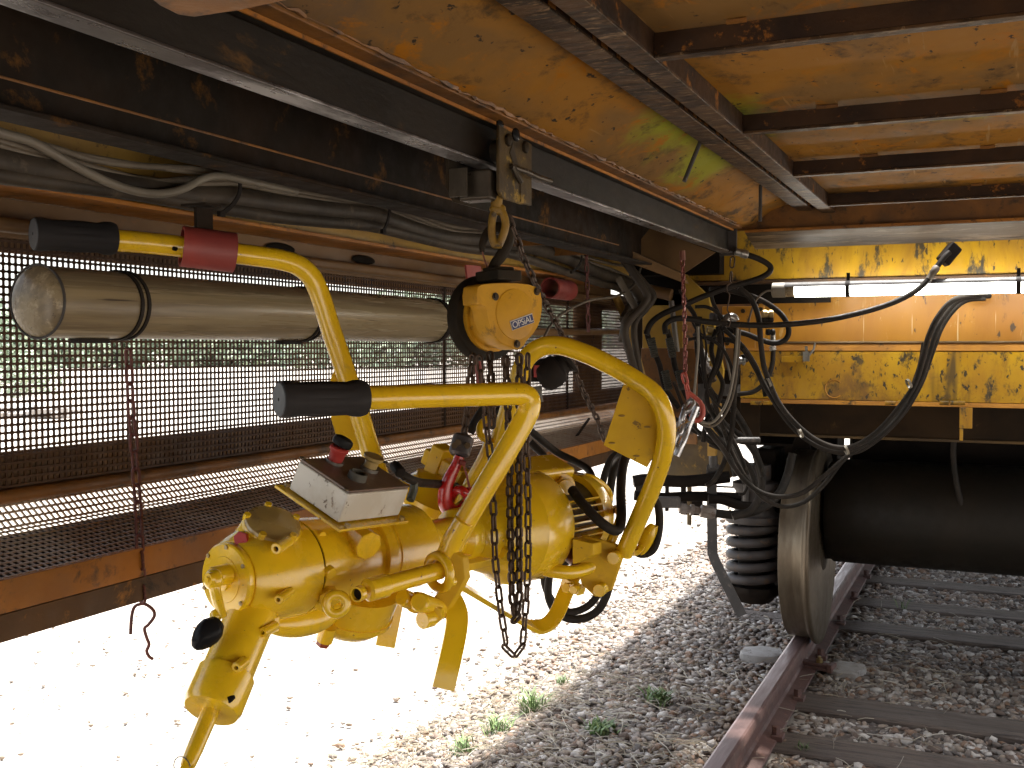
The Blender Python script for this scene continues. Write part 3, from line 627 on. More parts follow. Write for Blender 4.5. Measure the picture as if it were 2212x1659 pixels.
# ---- perforated skirt
def perforated(name, p00, ydir_len, up, n_up, n_y, pitch_y, pitch_u, wy, wu, th, m, corners=0., label=None):
    # origin p00, along +Y, rising along vector up (unit), thickness normal
    p00 = Vector(p00); up = Vector(up).normalized(); nrm = Vector((0, 1, 0)).cross(up).normalized(); Yv = Vector((0, 1, 0)); b = B()
    H = n_up*pitch_u; L = n_y*pitch_y
    for i in range(n_y+1): b.obox(p00+Yv*i*pitch_y+up*H/2, (Yv, up, nrm), (wy/2, H/2, th/2-.0002))
    for j in range(n_up+1): b.obox(p00+Yv*L/2+up*j*pitch_u, (Yv, up, nrm), (L/2, wu/2, th/2))
    if corners:
        c = corners
        for i in range(n_y):
            for j in range(n_up):
                for sy in (0, 1):
                    for su in (0, 1):
                        o_ = p00+Yv*(i*pitch_y+(wy/2 if not sy else pitch_y-wy/2))+up*(j*pitch_u+(wu/2 if not su else pitch_u-wu/2))
                        b.add([o_, o_+Yv*c*(1 if not sy else -1), o_+up*c*(1 if not su else -1)], [(0, 1, 2)])
    return part(W, name, b, m, label, kind='stuff')
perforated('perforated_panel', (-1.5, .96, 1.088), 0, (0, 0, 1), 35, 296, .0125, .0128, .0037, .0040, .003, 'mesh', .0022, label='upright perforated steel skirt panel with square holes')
# hairline backing strips behind the top and bottom rows, as in the photo
ybar(-1.512, -1.506, 1.478, 1.545, 'meshback', 'backing_strip', y0=.9, y1=4.66)
ybar(-1.512, -1.506, 1.075, 1.146, 'meshback', 'backing_strip', y0=.9, y1=4.66)
b = B(); b.box(-1.512, -1.506, 3.93, 4.25, 1.146, 1.478); part(W, 'backing_plate', b, 'meshback')
for y in (.93, 2.83, 3.84, 4.66):
    b = B(); b.box(-1.504, -1.497, y-.006, y+.006, 1.08, 1.54); part(W, 'panel_seam', b, 'dark')
b = B(); b.tube([(-1.495, .2, 1.072), (-1.495, 4.66, 1.072)], .0125, 12); part(W, 'skirt_rail', b, 'orange_dim')
# folded step grating below
up1 = Vector((.035, 0, -.030)); up2 = Vector((.165, 0, -.0455))
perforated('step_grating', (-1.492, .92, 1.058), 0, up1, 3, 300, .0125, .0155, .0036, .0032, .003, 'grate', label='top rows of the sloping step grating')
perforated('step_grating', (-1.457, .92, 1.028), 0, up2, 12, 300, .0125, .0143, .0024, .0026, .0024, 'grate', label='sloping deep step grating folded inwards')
b = B(); dd_ = (up2.normalized()); o1 = Vector((-1.452, .9, 1.018))+dd_*.008; o2 = o1+dd_*.150; b.prism([o1, o2, o2+Vector((0, 0, -.003)), o1+Vector((0, 0, -.003))], (0, 3.7, 0)); part(W, 'shade_backing', b, 'dark')  # dark sheet added below the grating for the shade in its holes
# skirt edge beam
ybar(-1.286, -1.278, .942, .990, 'orange', 'edge_beam', y0=.2, y1=4.2, bevel=.001)
ybar(-1.284, -1.276, .902, .9415, 'rust_edge', 'edge_angle', y0=.2, y1=4.2, bevel=.001)
b = B()
for y in (3.05,): b.box(-1.36, -1.352, 1.9, 1.91, 1, 1.01)
# strut across grating and a horizontal pipe
b = B(); b.tube([PX(1272, 905, -1.40), PX(1205, 1000, -1.32)], .005, 8); part(W, 'stay_rod', b, 'dark')
b = B(); b.tube([PX(960, 718, -1.43), PX(1345, 716, -1.43)], .013, 12); part(W, 'air_pipe', b, 'tan')
q = PX(1348, 716, -1.43); b = B(); b.cyl(q-Vector((0, .05, 0)), q+Vector((0, .04, 0)), .021, n=8); part(W, 'pipe_union', b, 'grey')
# red sleeves
for (x0, x1, yc, X, r_, lb) in ((402, 508, 534, -1.205, .034, 'nearer red sleeve the tool handle passes through'), (1188, 1228, 622, -1.38, .036, 'farther empty red sleeve below the cables')):
    c0 = PX(x0, yc-3, X); c1 = PX(x1, yc+8, X); c0.z = c1.z = (c0.z+c1.z)/2
    if x0 == 402: c0 = P(392, 532, 1.772); c1 = P(506, 546, 1.808)
    b = B(); L = (c1-c0).length; b.lathe(c0, c1-c0, [(0, r_-.005), (0, r_), (L, r_), (L, r_-.005)], 28, closed=True); part(W, 'red_sleeve', b, 'red', lb)
    b = B(); mid = (c0+c1)/2; b.box(mid.x-.012, mid.x-.006, mid.y-.02, mid.y+.02, mid.z+r_-.006, 1.553); b.box(mid.x-.04, mid.x+.012, mid.y-.02, mid.y+.02, 1.556, 1.560); part(W, 'sleeve_bracket', b, 'dark')
b = B(); b.prism([PX(1003, 572, -1.36), PX(1035, 575, -1.36), PX(1040, 640, -1.36), PX(1022, 630, -1.36), PX(1008, 620, -1.36)], (.006, 0, 0)); part(W, 'red_bracket', b, 'red', 'red hanging bracket plate behind the hoist hook')
# ---- far end wall
YW = 4.5
def wall_rect(name, x0, x1, y0, y1, Y, th, m, label=None, bevel=.002):
    a = PY(x0, y0, Y); c = PY(x1, y1, Y)
    if x1 == 2500: a.z = PY(1900, y0, Y).z; c.z = PY(1900, y1, Y).z
    b = B(); b.box(a.x, c.x, Y, Y+th, c.z, a.z); return part(W, name, b, m, label, bevel=bevel)
wall_rect('headstock_beam', 1478, 2500, 470, 598, 4.38, .02, 'beamyellow', 'streaked yellow end beam behind the ceiling lip')
wall_rect('headstock_flange', 1478, 2500, 599, 606, 4.36, .12, 'rust_edge')
wall_rect('end_wall', 1640, 2500, 600, 738, 4.62, .01, 'wall', 'scratched orange end wall behind the lit lamp')
wall_rect('end_ledge', 1690, 2500, 737, 741, 4.478, .14, 'wornlip')
wall_rect('end_panel', 1600, 2500, 742, 758, 4.49, .012, 'orange_b')
wall_rect('end_panel', 1600, 2500, 759, 866, 4.496, .012, 'wallyellow', 'lower yellow panel with black scuffs')
wall_rect('end_flange', 1600, 2500, 867, 876, 4.489, .03, 'orange_b')
wall_rect('under_beam', 1560, 2500, 862, 944, 4.62, .02, 'dark2')
wall_rect('under_flange', 1590, 2500, 944, 950, 4.612, .05, 'bogiebrown')
for x0, x1 in ((1622, 1645), (1648, 1668), (1912, 1935), (1940, 1960), (2030, 2050), (2053, 2085)):
    c0 = PY(x0, 870, 4.465); c1 = PY(x1, 870, 4.465); b = B(); b.cyl(c0, (c1.x, c0.y, c0.z), .009, n=12); part(W, 'hinge_barrel', b, 'wallyellow')
wall_rect('bracket_tab', 2073, 2100, 880, 926, 4.44, .01, 'wallyellow'); wall_rect('bracket_tab', 2073, 2080, 926, 952, 4.44, .01, 'wallyellow')
# faint stencilled circle left on the lower panel
b = B(); c = PY(1802, 840, 4.4935)
pts_ = [c+Vector((.035*math.cos(a), 0, .036*math.sin(a))) for a in np.linspace(.8, 5.5, 20)]
b.tube(pts_, .0022, 4); part(W, 'stencil_mark', b, 'orange_b')
# small latch box
wall_rect('latch_box', 1688, 1735, 769, 783, 4.45, .045, 'wallyellow')
q = PY(1742, 770, 4.44); b = B(); b.obox(q, ((1, 0, 0), (0, 1, 0), (0, 0, 1)), (.012, .012, .02)); b.tube([q+Vector((0, 0, .015)), q+Vector((.0, -.01, .04))], .006, 8); b.tube([q+Vector((.01, -.01, 0)), q+Vector((.03, -.01, .03)), q+Vector((.035, -.01, .055))], .0045, 8); part(W, 'latch', b, 'steel')
# valve plate left of the wall, and left columns
wall_rect('valve_plate', 1560, 1650, 662, 752, 4.33, .008, 'wall', 'orange valve mounting plate')
for x, y in ((1606, 672), (1606, 720), (1644, 668), (1572, 742)):
    q = PY(x, y, 4.325); b = B(); b.hexa(q, q-Vector((0, .012, 0)), .009); part(W, 'plate_bolt', b, 'bolt')
wall_rect('column_plate', 1388, 1474, 636, 752, 4.42, .012, 'colyellow', 'yellow column plate behind the hoses')
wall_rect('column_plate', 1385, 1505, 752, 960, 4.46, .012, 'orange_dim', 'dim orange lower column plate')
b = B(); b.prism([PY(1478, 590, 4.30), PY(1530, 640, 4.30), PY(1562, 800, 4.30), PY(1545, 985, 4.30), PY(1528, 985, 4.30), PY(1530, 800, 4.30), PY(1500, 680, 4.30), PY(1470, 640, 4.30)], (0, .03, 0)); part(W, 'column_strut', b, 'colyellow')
wall_rect('column_plate', 1600, 1640, 755, 960, 4.52, .02, 'dark2', 'blackened post beside the yellow panel')
b = B(); b.tube(crv([PY(1330, 640, 4.1), PY(1352, 690, 4.1), PY(1372, 760, 4.12), PY(1390, 830, 4.12), PY(1400, 900, 4.15)], 5), .017, 10); part(W, 'bent_conduit', b, 'sillyellow')
b = B(); b.tube([PY(1450, 650, 4.25), PY(1463, 760, 4.25)], .011, 10); part(W, 'post_pipe', b, 'cablepale')
b = B(); b.tube([PY(1395, 625, 3.9), PY(1450, 637, 3.9)], .022, 14); part(W, 'post_pipe', b, 'tan')
# pallid pieces catching daylight at the left of the wall
wall_rect('pillar', 1590, 1622, 600, 664, 4.7, .02, 'wall')
# side walls further back (close the view behind the hoses)
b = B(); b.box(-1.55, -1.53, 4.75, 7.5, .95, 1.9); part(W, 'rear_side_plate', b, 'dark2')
# ================================================================== BOGIE under the neighbouring vehicle
BG = thing('bogie', 'dark railway bogie with steel wheel, coil spring and thick axle', 'bogie', (-.80, 5.0, 0))
wc = Vector((0, 5.02, .425))
def wheel(xt, s_, lab=None):
    # s_ = +1: flange on +x side
    b = B(); pr_ = [(-.065, .36), (-.066, .418), (-.062, .4235), (.030, .4265), (.036, .430), (.043, .444), (.052, .452), (.060, .4525), (.067, .446), (.069, .43)]
    b.lathe(Vector((xt, wc.y, wc.z)), (s_, 0, 0), pr_, 96); w = part(BG, 'wheel', b, 'tread', lab, angle=50)
    b = B(); b.lathe(Vector((xt, wc.y, wc.z)), (s_, 0, 0), [(.0685, .43), (.066, .36), (.052, .345), (.03, .25), (.03, .17), (.06, .13), (.075, .115), (.08, .0)], 64); part(w, 'wheel_web', b, 'wheelface', angle=50)
    b = B(); b.lathe(Vector((xt, wc.y, wc.z)), (-s_, 0, 0), [(.066, .36), (.05, .34), (.02, .25), (.02, .17), (.06, .13), (.07, .0)], 48); part(w, 'wheel_web', b, 'wheelface')
wheel(-.768, 1, 'near wheel with shiny worn tread'); wheel(.79, -1)
b = B(); b.lathe(Vector((-.77, wc.y, wc.z)), (1, 0, 0), [(0, .10), (.04, .092), (.08, .068), (1.42, .068), (1.46, .092), (1.5, .10)], 40); part(BG, 'axle', b, 'bogie')
b = B(); b.lathe(Vector((-.685, 5.07, .575)), (1, 0, 0), [(0, .17), (.004, .215), (.03, .235), (1.40, .235), (1.43, .22)], 56); part(BG, 'drive_drum', b, 'drumm', 'thick black drum round the axle')
b = B(); b.box(-.62, 1.2, 5.36, 5.42, .62, .90); part(BG, 'transom', b, 'bogie', bevel=.005)
# side frame, arch over the wheel
b = B(); b.box(-.99, -.93, 5.25, 7.6, .50, .78); b.box(-.98, -.70, 5.45, 5.6, .55, .95); part(BG, 'side_frame', b, 'bogie', bevel=.008)
b = B(); arch = [Vector((-.90, wc.y+.51*math.cos(a), wc.z+.51*math.sin(a))) for a in np.linspace(.5, 2.0, 14)]
b.sweep(arch, .09, .006, (1, 0, 0)); part(BG, 'wheel_guard', b, 'bogie')
b = B(); b.box(-1.02, -.88, 4.88, 5.12, .30, .58); b.box(-1.0, -.9, 4.9, 5.15, .58, .86); part(BG, 'axle_box', b, 'bogie', bevel=.015)
# coil spring with seats
sc_ = PY(1630, 1200, 4.78); b = B(); turns = 5.3; pts = []
z0 = .275; z1 = .53
for i in range(int(turns*20)+1):
    a = i/20*2*math.pi; k = i/(turns*20); kk = min(1, max(0, (k-.06)/.88)); pts.append((sc_.x+.108*math.cos(a), sc_.y+.108*math.sin(a), z0+(z1-z0)*kk))
b.tube(pts, .0205, 12); part(BG, 'coil_spring', b, 'springm', 'thick grey coil spring beside the wheel')
b = B(); o_ = Vector((sc_.x, sc_.y, 0)); b.lathe(o_, (0, 0, 1), [(.545, .06), (.545, .128), (.56, .132), (.575, .13), (.58, .10), (.60, .085), (.68, .085), (.70, .10), (.72, .10), (.73, .07), (.80, .07)], 28); part(BG, 'spring_cap', b, 'springm')
b = B(); b.lathe(o_, (0, 0, 1), [(.185, .07), (.20, .085), (.232, .118), (.262, .122), (.266, .06)], 8); part(BG, 'spring_seat', b, 'bogie')
b = B(); b.cyl(o_+Vector((0, 0, .26)), o_+Vector((0, 0, .56)), .072, n=20); part(BG, 'spring_core', b, 'bogie')
b = B(); b.box(sc_.x+.03, sc_.x+.22, sc_.y+.0, sc_.y+.20, .215, .56); part(BG, 'axle_box_arm', b, 'bogie', bevel=.02)
b = B(); b.tube([Vector((sc_.x-.02, sc_.y-.09, .60)), Vector((sc_.x-.02, sc_.y-.095, .72))], .012, 8); part(BG, 'spring_rod', b, 'grey')
# bent rail guard bar
g1 = [PY(1537, 1010, 4.42), PY(1538, 1120, 4.42), PY(1539, 1195, 4.42), PY(1545, 1212, 4.42), PY(1603, 1330, 4.42)]
b = B(); b.sweep(g1, .021, .006, (1, .2, 0)); part(BG, 'guard_bar', b, 'grey', 'bent flat guard bar in front of the spring', bevel=.001)
# brown headstock of the bogie and clutter below
def brect(name, x0, x1, y0, y1, Y, th, m, label=None):
    a = PY(x0, y0, Y); c = PY(x1, y1, Y); b = B(); b.box(a.x, c.x, Y, Y+th, c.z, a.z); return part(BG, name, b, m, label, bevel=.004)
b = B(); b.prism([PY(1455, 950, 4.6), PY(1560, 950, 4.6), PY(1562, 1040, 4.6), PY(1425, 1028, 4.6), PY(1425, 985, 4.6)], (0, .25, 0)); part(BG, 'headstock', b, 'bogiebrown', 'brown painted bogie frame end')
for x0, x1, y0, y1, Y in ((1375, 1590, 1041, 1055, 4.75), (1400, 1600, 1066, 1080, 4.8), (1372, 1420, 1030, 1075, 4.7), (1470, 1515, 1080, 1115, 4.66)): brect('brake_rod', x0, x1, y0, y1, Y, .03, 'bogie')
for x0, x1, y0, y1, m_ in ((1436, 1443, 1040, 1105, 'bogie'), (1470, 1480, 1050, 1092, 'bogie'), (1484, 1492, 1035, 1135, 'bogiebrown')): brect('bracket_stem', x0, x1, y0, y1, 4.6, .02, m_)
b = B(); b.tube([PY(1540, 960, 4.4), PY(1541, 1010, 4.4)], .018, 10); b.tube([PY(1529, 1010, 4.4), PY(1553, 1010, 4.4)], .014, 8); part(BG, 'guard_bracket', b, 'grey')
# dark mass closing the view over the axle and a glimpse of the next spring
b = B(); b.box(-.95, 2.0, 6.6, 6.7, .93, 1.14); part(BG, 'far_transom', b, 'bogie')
far = thing('far_bogie', 'further bogie glimpsed as a dark frame under the wagons', 'bogie', (-.8, 8.0, 0))
b = B(); b.box(-.92, 1.4, 7.8, 8.3, .50, .90); part(far, 'frame_box', b, 'bogie')
b = B(); b.lathe(Vector((-.88, 7.9, .425)), (1, 0, 0), [(0, .36), (.0, .425), (.09, .43), (.1, .452), (.13, .452), (.13, .36)], 48); part(far, 'wheel', b, 'tread')
b = B(); b.lathe(Vector((-.77, 7.9, .425)), (1, 0, 0), [(0, .08), (1.5, .08)], 24); part(far, 'axle', b, 'bogie')
q = PY(1905, 975, 6.3); b = B(); pts = [(q.x+.08*math.cos(i/14*6.283), q.y+.08*math.sin(i/14*6.283), q.z-.06+i/14*.036) for i in range(60)]; b.tube(pts, .014, 8); part(far, 'coil_spring', b, 'springm')
q = PY(1948, 975, 6.3); b = B(); b.cyl(q-Vector((0, 0, .09)), q+Vector((0, 0, .08)), .055, n=24); part(far, 'damper', b, 'steel')
# neighbouring vehicle floor, seen only as darkness above the bogie
NV = thing('next_vehicle', 'dark underside of the neighbouring rail vehicle above the bogie', 'rail vehicle', (0, 8, 1.1))
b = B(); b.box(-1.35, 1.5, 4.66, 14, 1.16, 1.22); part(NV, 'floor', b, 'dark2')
b = B(); b.box(-1.42, 1.5, 4.66, 14, 1.225, 3.0); part(NV, 'body', b, 'orange_dim')
b = B(); b.box(-.62, -.56, 4.68, 13, 1.0, 1.155); b.box(.5, .56, 4.68, 13, 1.0, 1.155); part(NV, 'sole_bar', b, 'dark2')

# ================================================================== THE POWER TOOL
A0 = P(485, 1252, 1.45); B0 = P(1300, 1102, 2.25); E2 = (B0-A0).normalized()
E3 = Vector((.404, .007, .915)); E3 = (E3-E2*E3.dot(E2)).normalized(); E1 = E3.cross(E2).normalized()
if E1.x > 0: E1 = -E1            # E1 points to the far (left, raised) handle
def ta(x):
    lo, hi = -.5, 2.
    for _ in range(40):
        m_ = (lo+hi)/2
        if pr(A0+E2*m_)[0] < x: lo = m_
        else: hi = m_
    return lo
def da(x): return pr(A0+E2*ta(x))[2]
def tr(x, hp):      # x: where the near rim of the ring is seen
    xc = x-.57*hp; return (ta(xc), hp*da(xc)/f_px)
T = thing('rail_screwdriver', 'glossy yellow electric track screwdriving machine hanging from the chain hoist', 'power tool', A0+E2*.45)
# gear head and housings along the long axis
b = B(); b.lathe(A0, E2, [(-.007, .013), (-.006, .0145), (-.0022, .015), (-.0018, .031), (-.0006, .0315), (-.0002, .047), (.002, .0495), (.010, .0495), (.012, .048)], 48); part(T, 'front_cover', b, 'tool')
b = B(); b.lathe(A0, E2, [(.012, .051), (.018, .056), (.040, .065), (.055, .0685), tr(660, 105), tr(687, 104)], 48); part(T, 'gear_head', b, 'tool')
b = B(); b.lathe(A0, E2, [tr(688, 101), tr(689.5, 101)], 48); part(T, 'joint_ring', b, 'blackline')
b = B(); b.lathe(A0, E2, [tr(691, 104), tr(740, 99), tr(790, 84), tr(825, 82)], 48); part(T, 'clutch_housing', b, 'tool')
b = B(); b.lathe(A0, E2, [tr(822, 84), tr(828, 94), tr(846, 95), tr(848, 87), tr(852, 87), tr(855, 90), tr(933, 90), tr(935, 83)], 48); part(T, 'clutch_drum', b, 'tool')
b = B(); b.lathe(A0, E2, [tr(925, 60), tr(945, 46), tr(1000, 46), tr(1015, 60), tr(1022, 62), tr(1035, 62)], 40); part(T, 'shaft_housing', b, 'tool')
b = B(); b.lathe(A0, E2, [tr(1036, 62), tr(1060, 76), tr(1100, 92), tr(1150, 116), tr(1156, 121), tr(1206, 121), tr(1210, 116)], 48); part(T, 'motor_bell', b, 'tool')
mot = B(); mot.lathe(A0, E2, [(tr(1208, 116)[0], .0765), (tr(1277, 92)[0], .0755)], 40); mo = part(T, 'motor', mot, 'motorcore')
x0, x1 = tr(1210, 116)[0]+.001, tr(1276, 92)[0]-.001
for k in range(40):
    a = 2*math.pi*k/40; d_ = E1*math.cos(a)+E3*math.sin(a); tn = E2.cross(d_)
    if 55 < math.degrees(a) % 360 < 125: continue
    b = B(); b.obox(A0+E2*(x0+x1)/2+d_*.0825, (E2, d_, tn), ((x1-x0)/2, .0075, .0015)); part(mo, 'cooling_fin', b, 'tool')
b = B(); b.lathe(A0, E2, [tr(1277, 90), tr(1279, 94), tr(1298, 93), tr(1302, 84), tr(1295, 40)], 40); part(T, 'fan_cowl', b, 'tool')
q = A0+E2*((x0+x1)/2-.002)+(-E1*.80-E3*.45).normalized()*.0915
nn = (-E1*.80-E3*.45).normalized(); b = B(); b.obox(q, (E2, E2.cross(nn), nn), (.020, .018, .0012)); part(T, 'rating_plate', b, 'grip', 'dark rating plate on the cooling fins')
# terminal box with cable gland on the motor
c = P(1150, 1020, da(1180)-.03)
b = B(); b.obox(c+E3*-.01, (E2, E1, E3), (.10, .035, .03)); part(T, 'terminal_box', b, 'tool', bevel=.01)
gl = P(1212, 1050, 2.08); gd = (P(1240, 1058, 1.98)-gl).normalized()
b = B(); b.cyl(gl-gd*.03, gl+gd*.012, .026, n=20); b.hexa(gl+gd*.012, gl+gd*.026, .020); b.cyl(gl+gd*.026, gl+gd*.04, .015); part(T, 'cable_gland', b, 'tool', bevel=.001)
b = B(); b.prism([P(1155, 1030, 1.985), P(1172, 1050, 1.985), P(1192, 1062, 1.985), P(1178, 1068, 1.985), P(1168, 1060, 1.985)], (0, .001, 0)); part(T, 'red_arrow', b, 'toolred', 'red arrow painted on the motor')
# round inspection cover on top of the gear head
pc = P(589, 1133, 1.495); pn = ((Uv*.95+Rv*.30).normalized()*.88+(CAM-pc).normalized()*.47).normalized()
b = B(); b.lathe(pc-pn*.045, pn, [(-.02, .056), (.020, .046), (.034, .042), (.043, .0415), (.045, .040)], 40); part(T, 'cover_seat', b, 'tool')
b = B(); b.lathe(pc, pn, [(0, .0395), (.004, .038), (.007, .030), (.008, 0)], 40); cv = part(T, 'round_cover', b, 'tooldusty', 'dusty round cover on top of the gear head')
pu = pn.orthogonal().normalized(); pv = pn.cross(pu)
for k in range(5):
    a = 2*math.pi*k/5+.5; q = pc+(pu*math.cos(a)+pv*math.sin(a))*.037; b = B(); b.hexa(q-pn*.002, q+pn*.0085, .0055); part(cv, 'cover_bolt', b, 'tool', bevel=.0006)
# plugs, bosses, bolts
def boss(px, py, d, dirv, L, r, m='tool', name='boss', hole=0, hx=False, label=None, n=20):
    q = P(px, py, d); dv = dirv.normalized(); b = B()
    if hx: b.hexa(q-dv*L, q, r)
    else: b.lathe(q-dv*L, dv, [(0, r), (L-.001, r), (L, r-.001)] + ([(L, hole), (L-.006, hole), (L-.006, 0)] if hole else []), n)
    o = part(T, name, b, m, label, bevel=.0006 if hx else 0)
    if hole:
        b = B(); b.lathe(q-dv*.0058, dv, [(0, hole*.98), (.0005, 0)], 12); part(o, 'bore', b, 'blackline')
    return o
toV = lambda px, py: (CAM-P(px, py, 1)).normalized()
front = (-E2*.8-E1*.5).normalized()
boss(519, 1164, 1.452, (-E2*.85-E1*.35+E3*.3), .010, .0105, 'toolred', 'hex_plug', hx=True, label='red hexagonal filler plug on the gear head')
boss(521, 1168, 1.46, (-E2*.85-E1*.35+E3*.3), .03, .0135)
boss(596, 1186, 1.43, -E2-E1*.4, .035, .0078, hole=.0038); boss(601, 1296, 1.425, -E2-E1*.4, .035, .0065, hole=.003)
boss(697, 1160, 1.53, -E1+E3*.2, .025, .008); boss(717, 1240, 1.51, -E1, .02, .009)
boss(640, 1123, 1.60, E3, .02, .007, hx=True)
for a in (0.3, 1.25, 2.2, 3.4, 4.4, 5.5):
    q = A0+(E1*math.cos(a)+E3*math.sin(a))*.0445-E2*.0005; b = B(); b.lathe(q, -E2, [(0, .003), (.002, .003), (.0025, .0015)], 10); part(T, 'cover_screw', b, 'tooldusty')
# selector lever with black knob
b = B(); q = P(478, 1243, 1.435); b.cyl(q+E2*.01, q-E2*.020, .0145, .0135); part(T, 'lever_hub', b, 'tool')
b = B(); b.tube(crv([P(462, 1252, 1.405), P(468, 1290, 1.40), P(482, 1335, 1.395)], 4), [.013, .012, .0105, .0095, .0095, .0095, .0085, .008, .0075], 14, flat=.75)
b.ell(P(461, 1252, 1.403), (E1, E3, E2), (.0145, .0145, .012), 16, 10); b.ell(P(466, 1330, 1.395), (E1, E3, E2), (.009, .009, .008), 12, 8); lv = part(T, 'lever', b, 'tool', angle=60)
b = B(); q = P(457, 1250, 1.39); b.lathe(q, -E2, [(0, .0085), (.006, .008), (.0062, .004), (.009, .004), (.0092, 0)], 16); part(lv, 'hub_nipple', b, 'tool')
ka = (P(433, 1385, 1.375)-P(474, 1340, 1.392)).normalized(); b = B()
b.lathe(P(474, 1340, 1.392), ka, [(0, .006), (.002, .010), (.012, .0165), (.022, .0175), (.032, .015), (.041, .010), (.046, .005), (.047, 0)], 24); part(lv, 'knob', b, 'gripgloss', 'black tapered knob')
# spindle head pointing down to the left
s0 = P(545, 1325, 1.47); s1 = P(488, 1459, 1.40); sdv = (s1-s0).normalized(); Ls = (s1-s0).length
b = B(); b.lathe(s0-sdv*.03, sdv, [(0, .0345), (Ls+.03, .0345)], 40); part(T, 'spindle_sleeve', b, 'tool')
b = B(); b.lathe(s1, sdv, [(-.002, .0350), (0, .0385), (.044, .0385), (.052, .035), (.053, .012)], 40); part(T, 'spindle_collar', b, 'tool')
b = B(); b.lathe(s1, sdv, [(.05, .0115), (.108, .0105), (.125, .0095), (.128, .0085)], 20); part(T, 'drive_rod', b, 'tool')
b = B(); e_ = s1+sdv*.128; b.obox(e_+sdv*.006, (sdv, sdv.orthogonal().normalized(), sdv.cross(sdv.orthogonal()).normalized()), (.010, .0075, .0075)); part(T, 'square_drive', b, 'tool', bevel=.001)
rp = [e_+sdv*.004+Vector((math.cos(a)*.013-.006, 0, math.sin(a)*.013+.002)) for a in np.linspace(0, 6.283, 17)[:-1]]
b = B(); b.tube(rp, .0008, 5, closed=True); part(T, 'wire_ring', b, 'steel')
boss(488, 1550-0, 1.365, -E2, .01, .0, name='bore') if False else None
boss(567, 1367, 1.425, -E2-E1*.3, .03, .0068, hole=.003); boss(510, 1443, 1.365, -E2-E1*.4, .022, .007, hole=.003); boss(492, 1513, 1.345, -E2-E1*.3, .01, .0045, m='blackline')
b = B(); b.prism([P(560, 1383, 1.44), P(565, 1345, 1.44), P(605, 1330, 1.47), P(605, 1365, 1.47)], E1*.02); part(T, 'rib_web', b, 'tool', bevel=.002)
for px, py in ((440, 1523), (482, 1540)): boss(px, py, 1.385, -E3, .01, .006)

# sump and gear case below
b = B(); b.ell(P(650, 1325, 1.58), (E2, E1, E3), (.075, .040, .030), 28, 16); part(T, 'sump_lobe', b, 'tool', angle=80)
gc = P(752, 1290, 1.70); b = B(); b.lathe(gc+E3*.03, -E3, [(0, .078), (.05, .077), (.058, .074), (.072, .062), (.082, .036), (.084, 0)], 44); b.lathe(gc+E3*.03, -E3, [(.044, .0795), (.052, .0795)], 44); part(T, 'gear_case', b, 'tool')
b = B(); q = P(702, 1378, 1.62); b.cyl(q+E3*.02, q-E3*.004, .013); part(T, 'drain_boss', b, 'tool')
b = B(); b.hexa(q-E3*.004, q-E3*.013, .011); part(T, 'drain_plug', b, 'drainred', 'red drain plug under the gear case', bevel=.001)
# octagonal bosses on the side
boss(797, 1180, 1.56, -E1+E3*.1-E2*.2, .045, .022, name='side_boss', n=8); boss(803, 1150, 1.63, E3, .06, .014, name='bracket_post', n=8)
boss(700, 1300, 1.52, -E2-E1, .05, .017, name='side_boss', n=8)
# eye ring and lock rod
ec = P(727, 1305, 1.485); en = (-E1*.55-E2*.6+E3*.25).normalized(); eu = en.orthogonal().normalized(); ev = en.cross(eu)
b = B(); b.tube([ec+(eu*math.cos(a)+ev*math.sin(a))*.0135 for a in np.linspace(0, 6.283, 25)[:-1]], .0048, 10, closed=True, flat=1.4); part(T, 'eye_ring', b, 'tool', angle=80)
boss(711, 1294, 1.51, -E2*.5-E1, .03, .015, hx=True, name='lock_nut')
r0 = P(790, 1276, 1.50); r1 = P(950, 1232, 1.60); rd = (r1-r0).normalized()
b = B(); b.lathe(r0, rd, [(0, .012), (.004, .0165), (.035, .0168), (.038, .0135), ((r1-r0).length, .0135)], 28); part(T, 'slide_rod', b, 'tool')
b = B(); q = P(772, 1285, 1.48); dv = (P(764, 1287, 1.475)-r0).normalized(); b.lathe(r0, dv, [(0, .004), (.012, .004), (.012, .011), (.022, .011), (.022, .0085), (.016, .0085)], 20); part(T, 'rod_socket', b, 'tool')
b = B(); b.lathe(r0+dv*.0165, dv, [(0, .0084), (.0005, 0)], 16); part(T, 'bore', b, 'blackline')
# collar ring the rod slides through, with lug block below
cc = P(948, 1236, 1.60); b = B(); b.tube([cc+(rd.orthogonal().normalized()*math.cos(a)+rd.cross(rd.orthogonal()).normalized()*math.sin(a))*.0245 for a in np.linspace(0, 6.283, 33)[:-1]], .0075, 10, closed=True, flat=1.0); part(T, 'rod_collar', b, 'tool', angle=80)
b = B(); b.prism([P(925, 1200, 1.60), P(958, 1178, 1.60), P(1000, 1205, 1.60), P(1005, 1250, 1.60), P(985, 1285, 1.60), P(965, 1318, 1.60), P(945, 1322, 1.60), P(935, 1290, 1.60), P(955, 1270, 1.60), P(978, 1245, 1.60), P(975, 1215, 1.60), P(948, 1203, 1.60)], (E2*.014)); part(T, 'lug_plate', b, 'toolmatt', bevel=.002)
b = B(); b.rcyl(P(905, 1300, 1.54), P(955, 1318, 1.62), .0145, .003); b.hexa(P(944, 1326, 1.575), P(938, 1329, 1.56), .013); part(T, 'pivot_block', b, 'tool')
boss(968, 1258, 1.585, -E2, .012, .0075, hole=.004); boss(912, 1340, 1.55, -E2, .02, .013)
b = B(); b.rcyl(P(868, 1290, 1.56), P(915, 1310, 1.60), .013, .002); b.tube([P(896, 1300, 1.575), P(902, 1303, 1.58)], .016, 16); part(T, 'hinge_tube', b, 'tool')
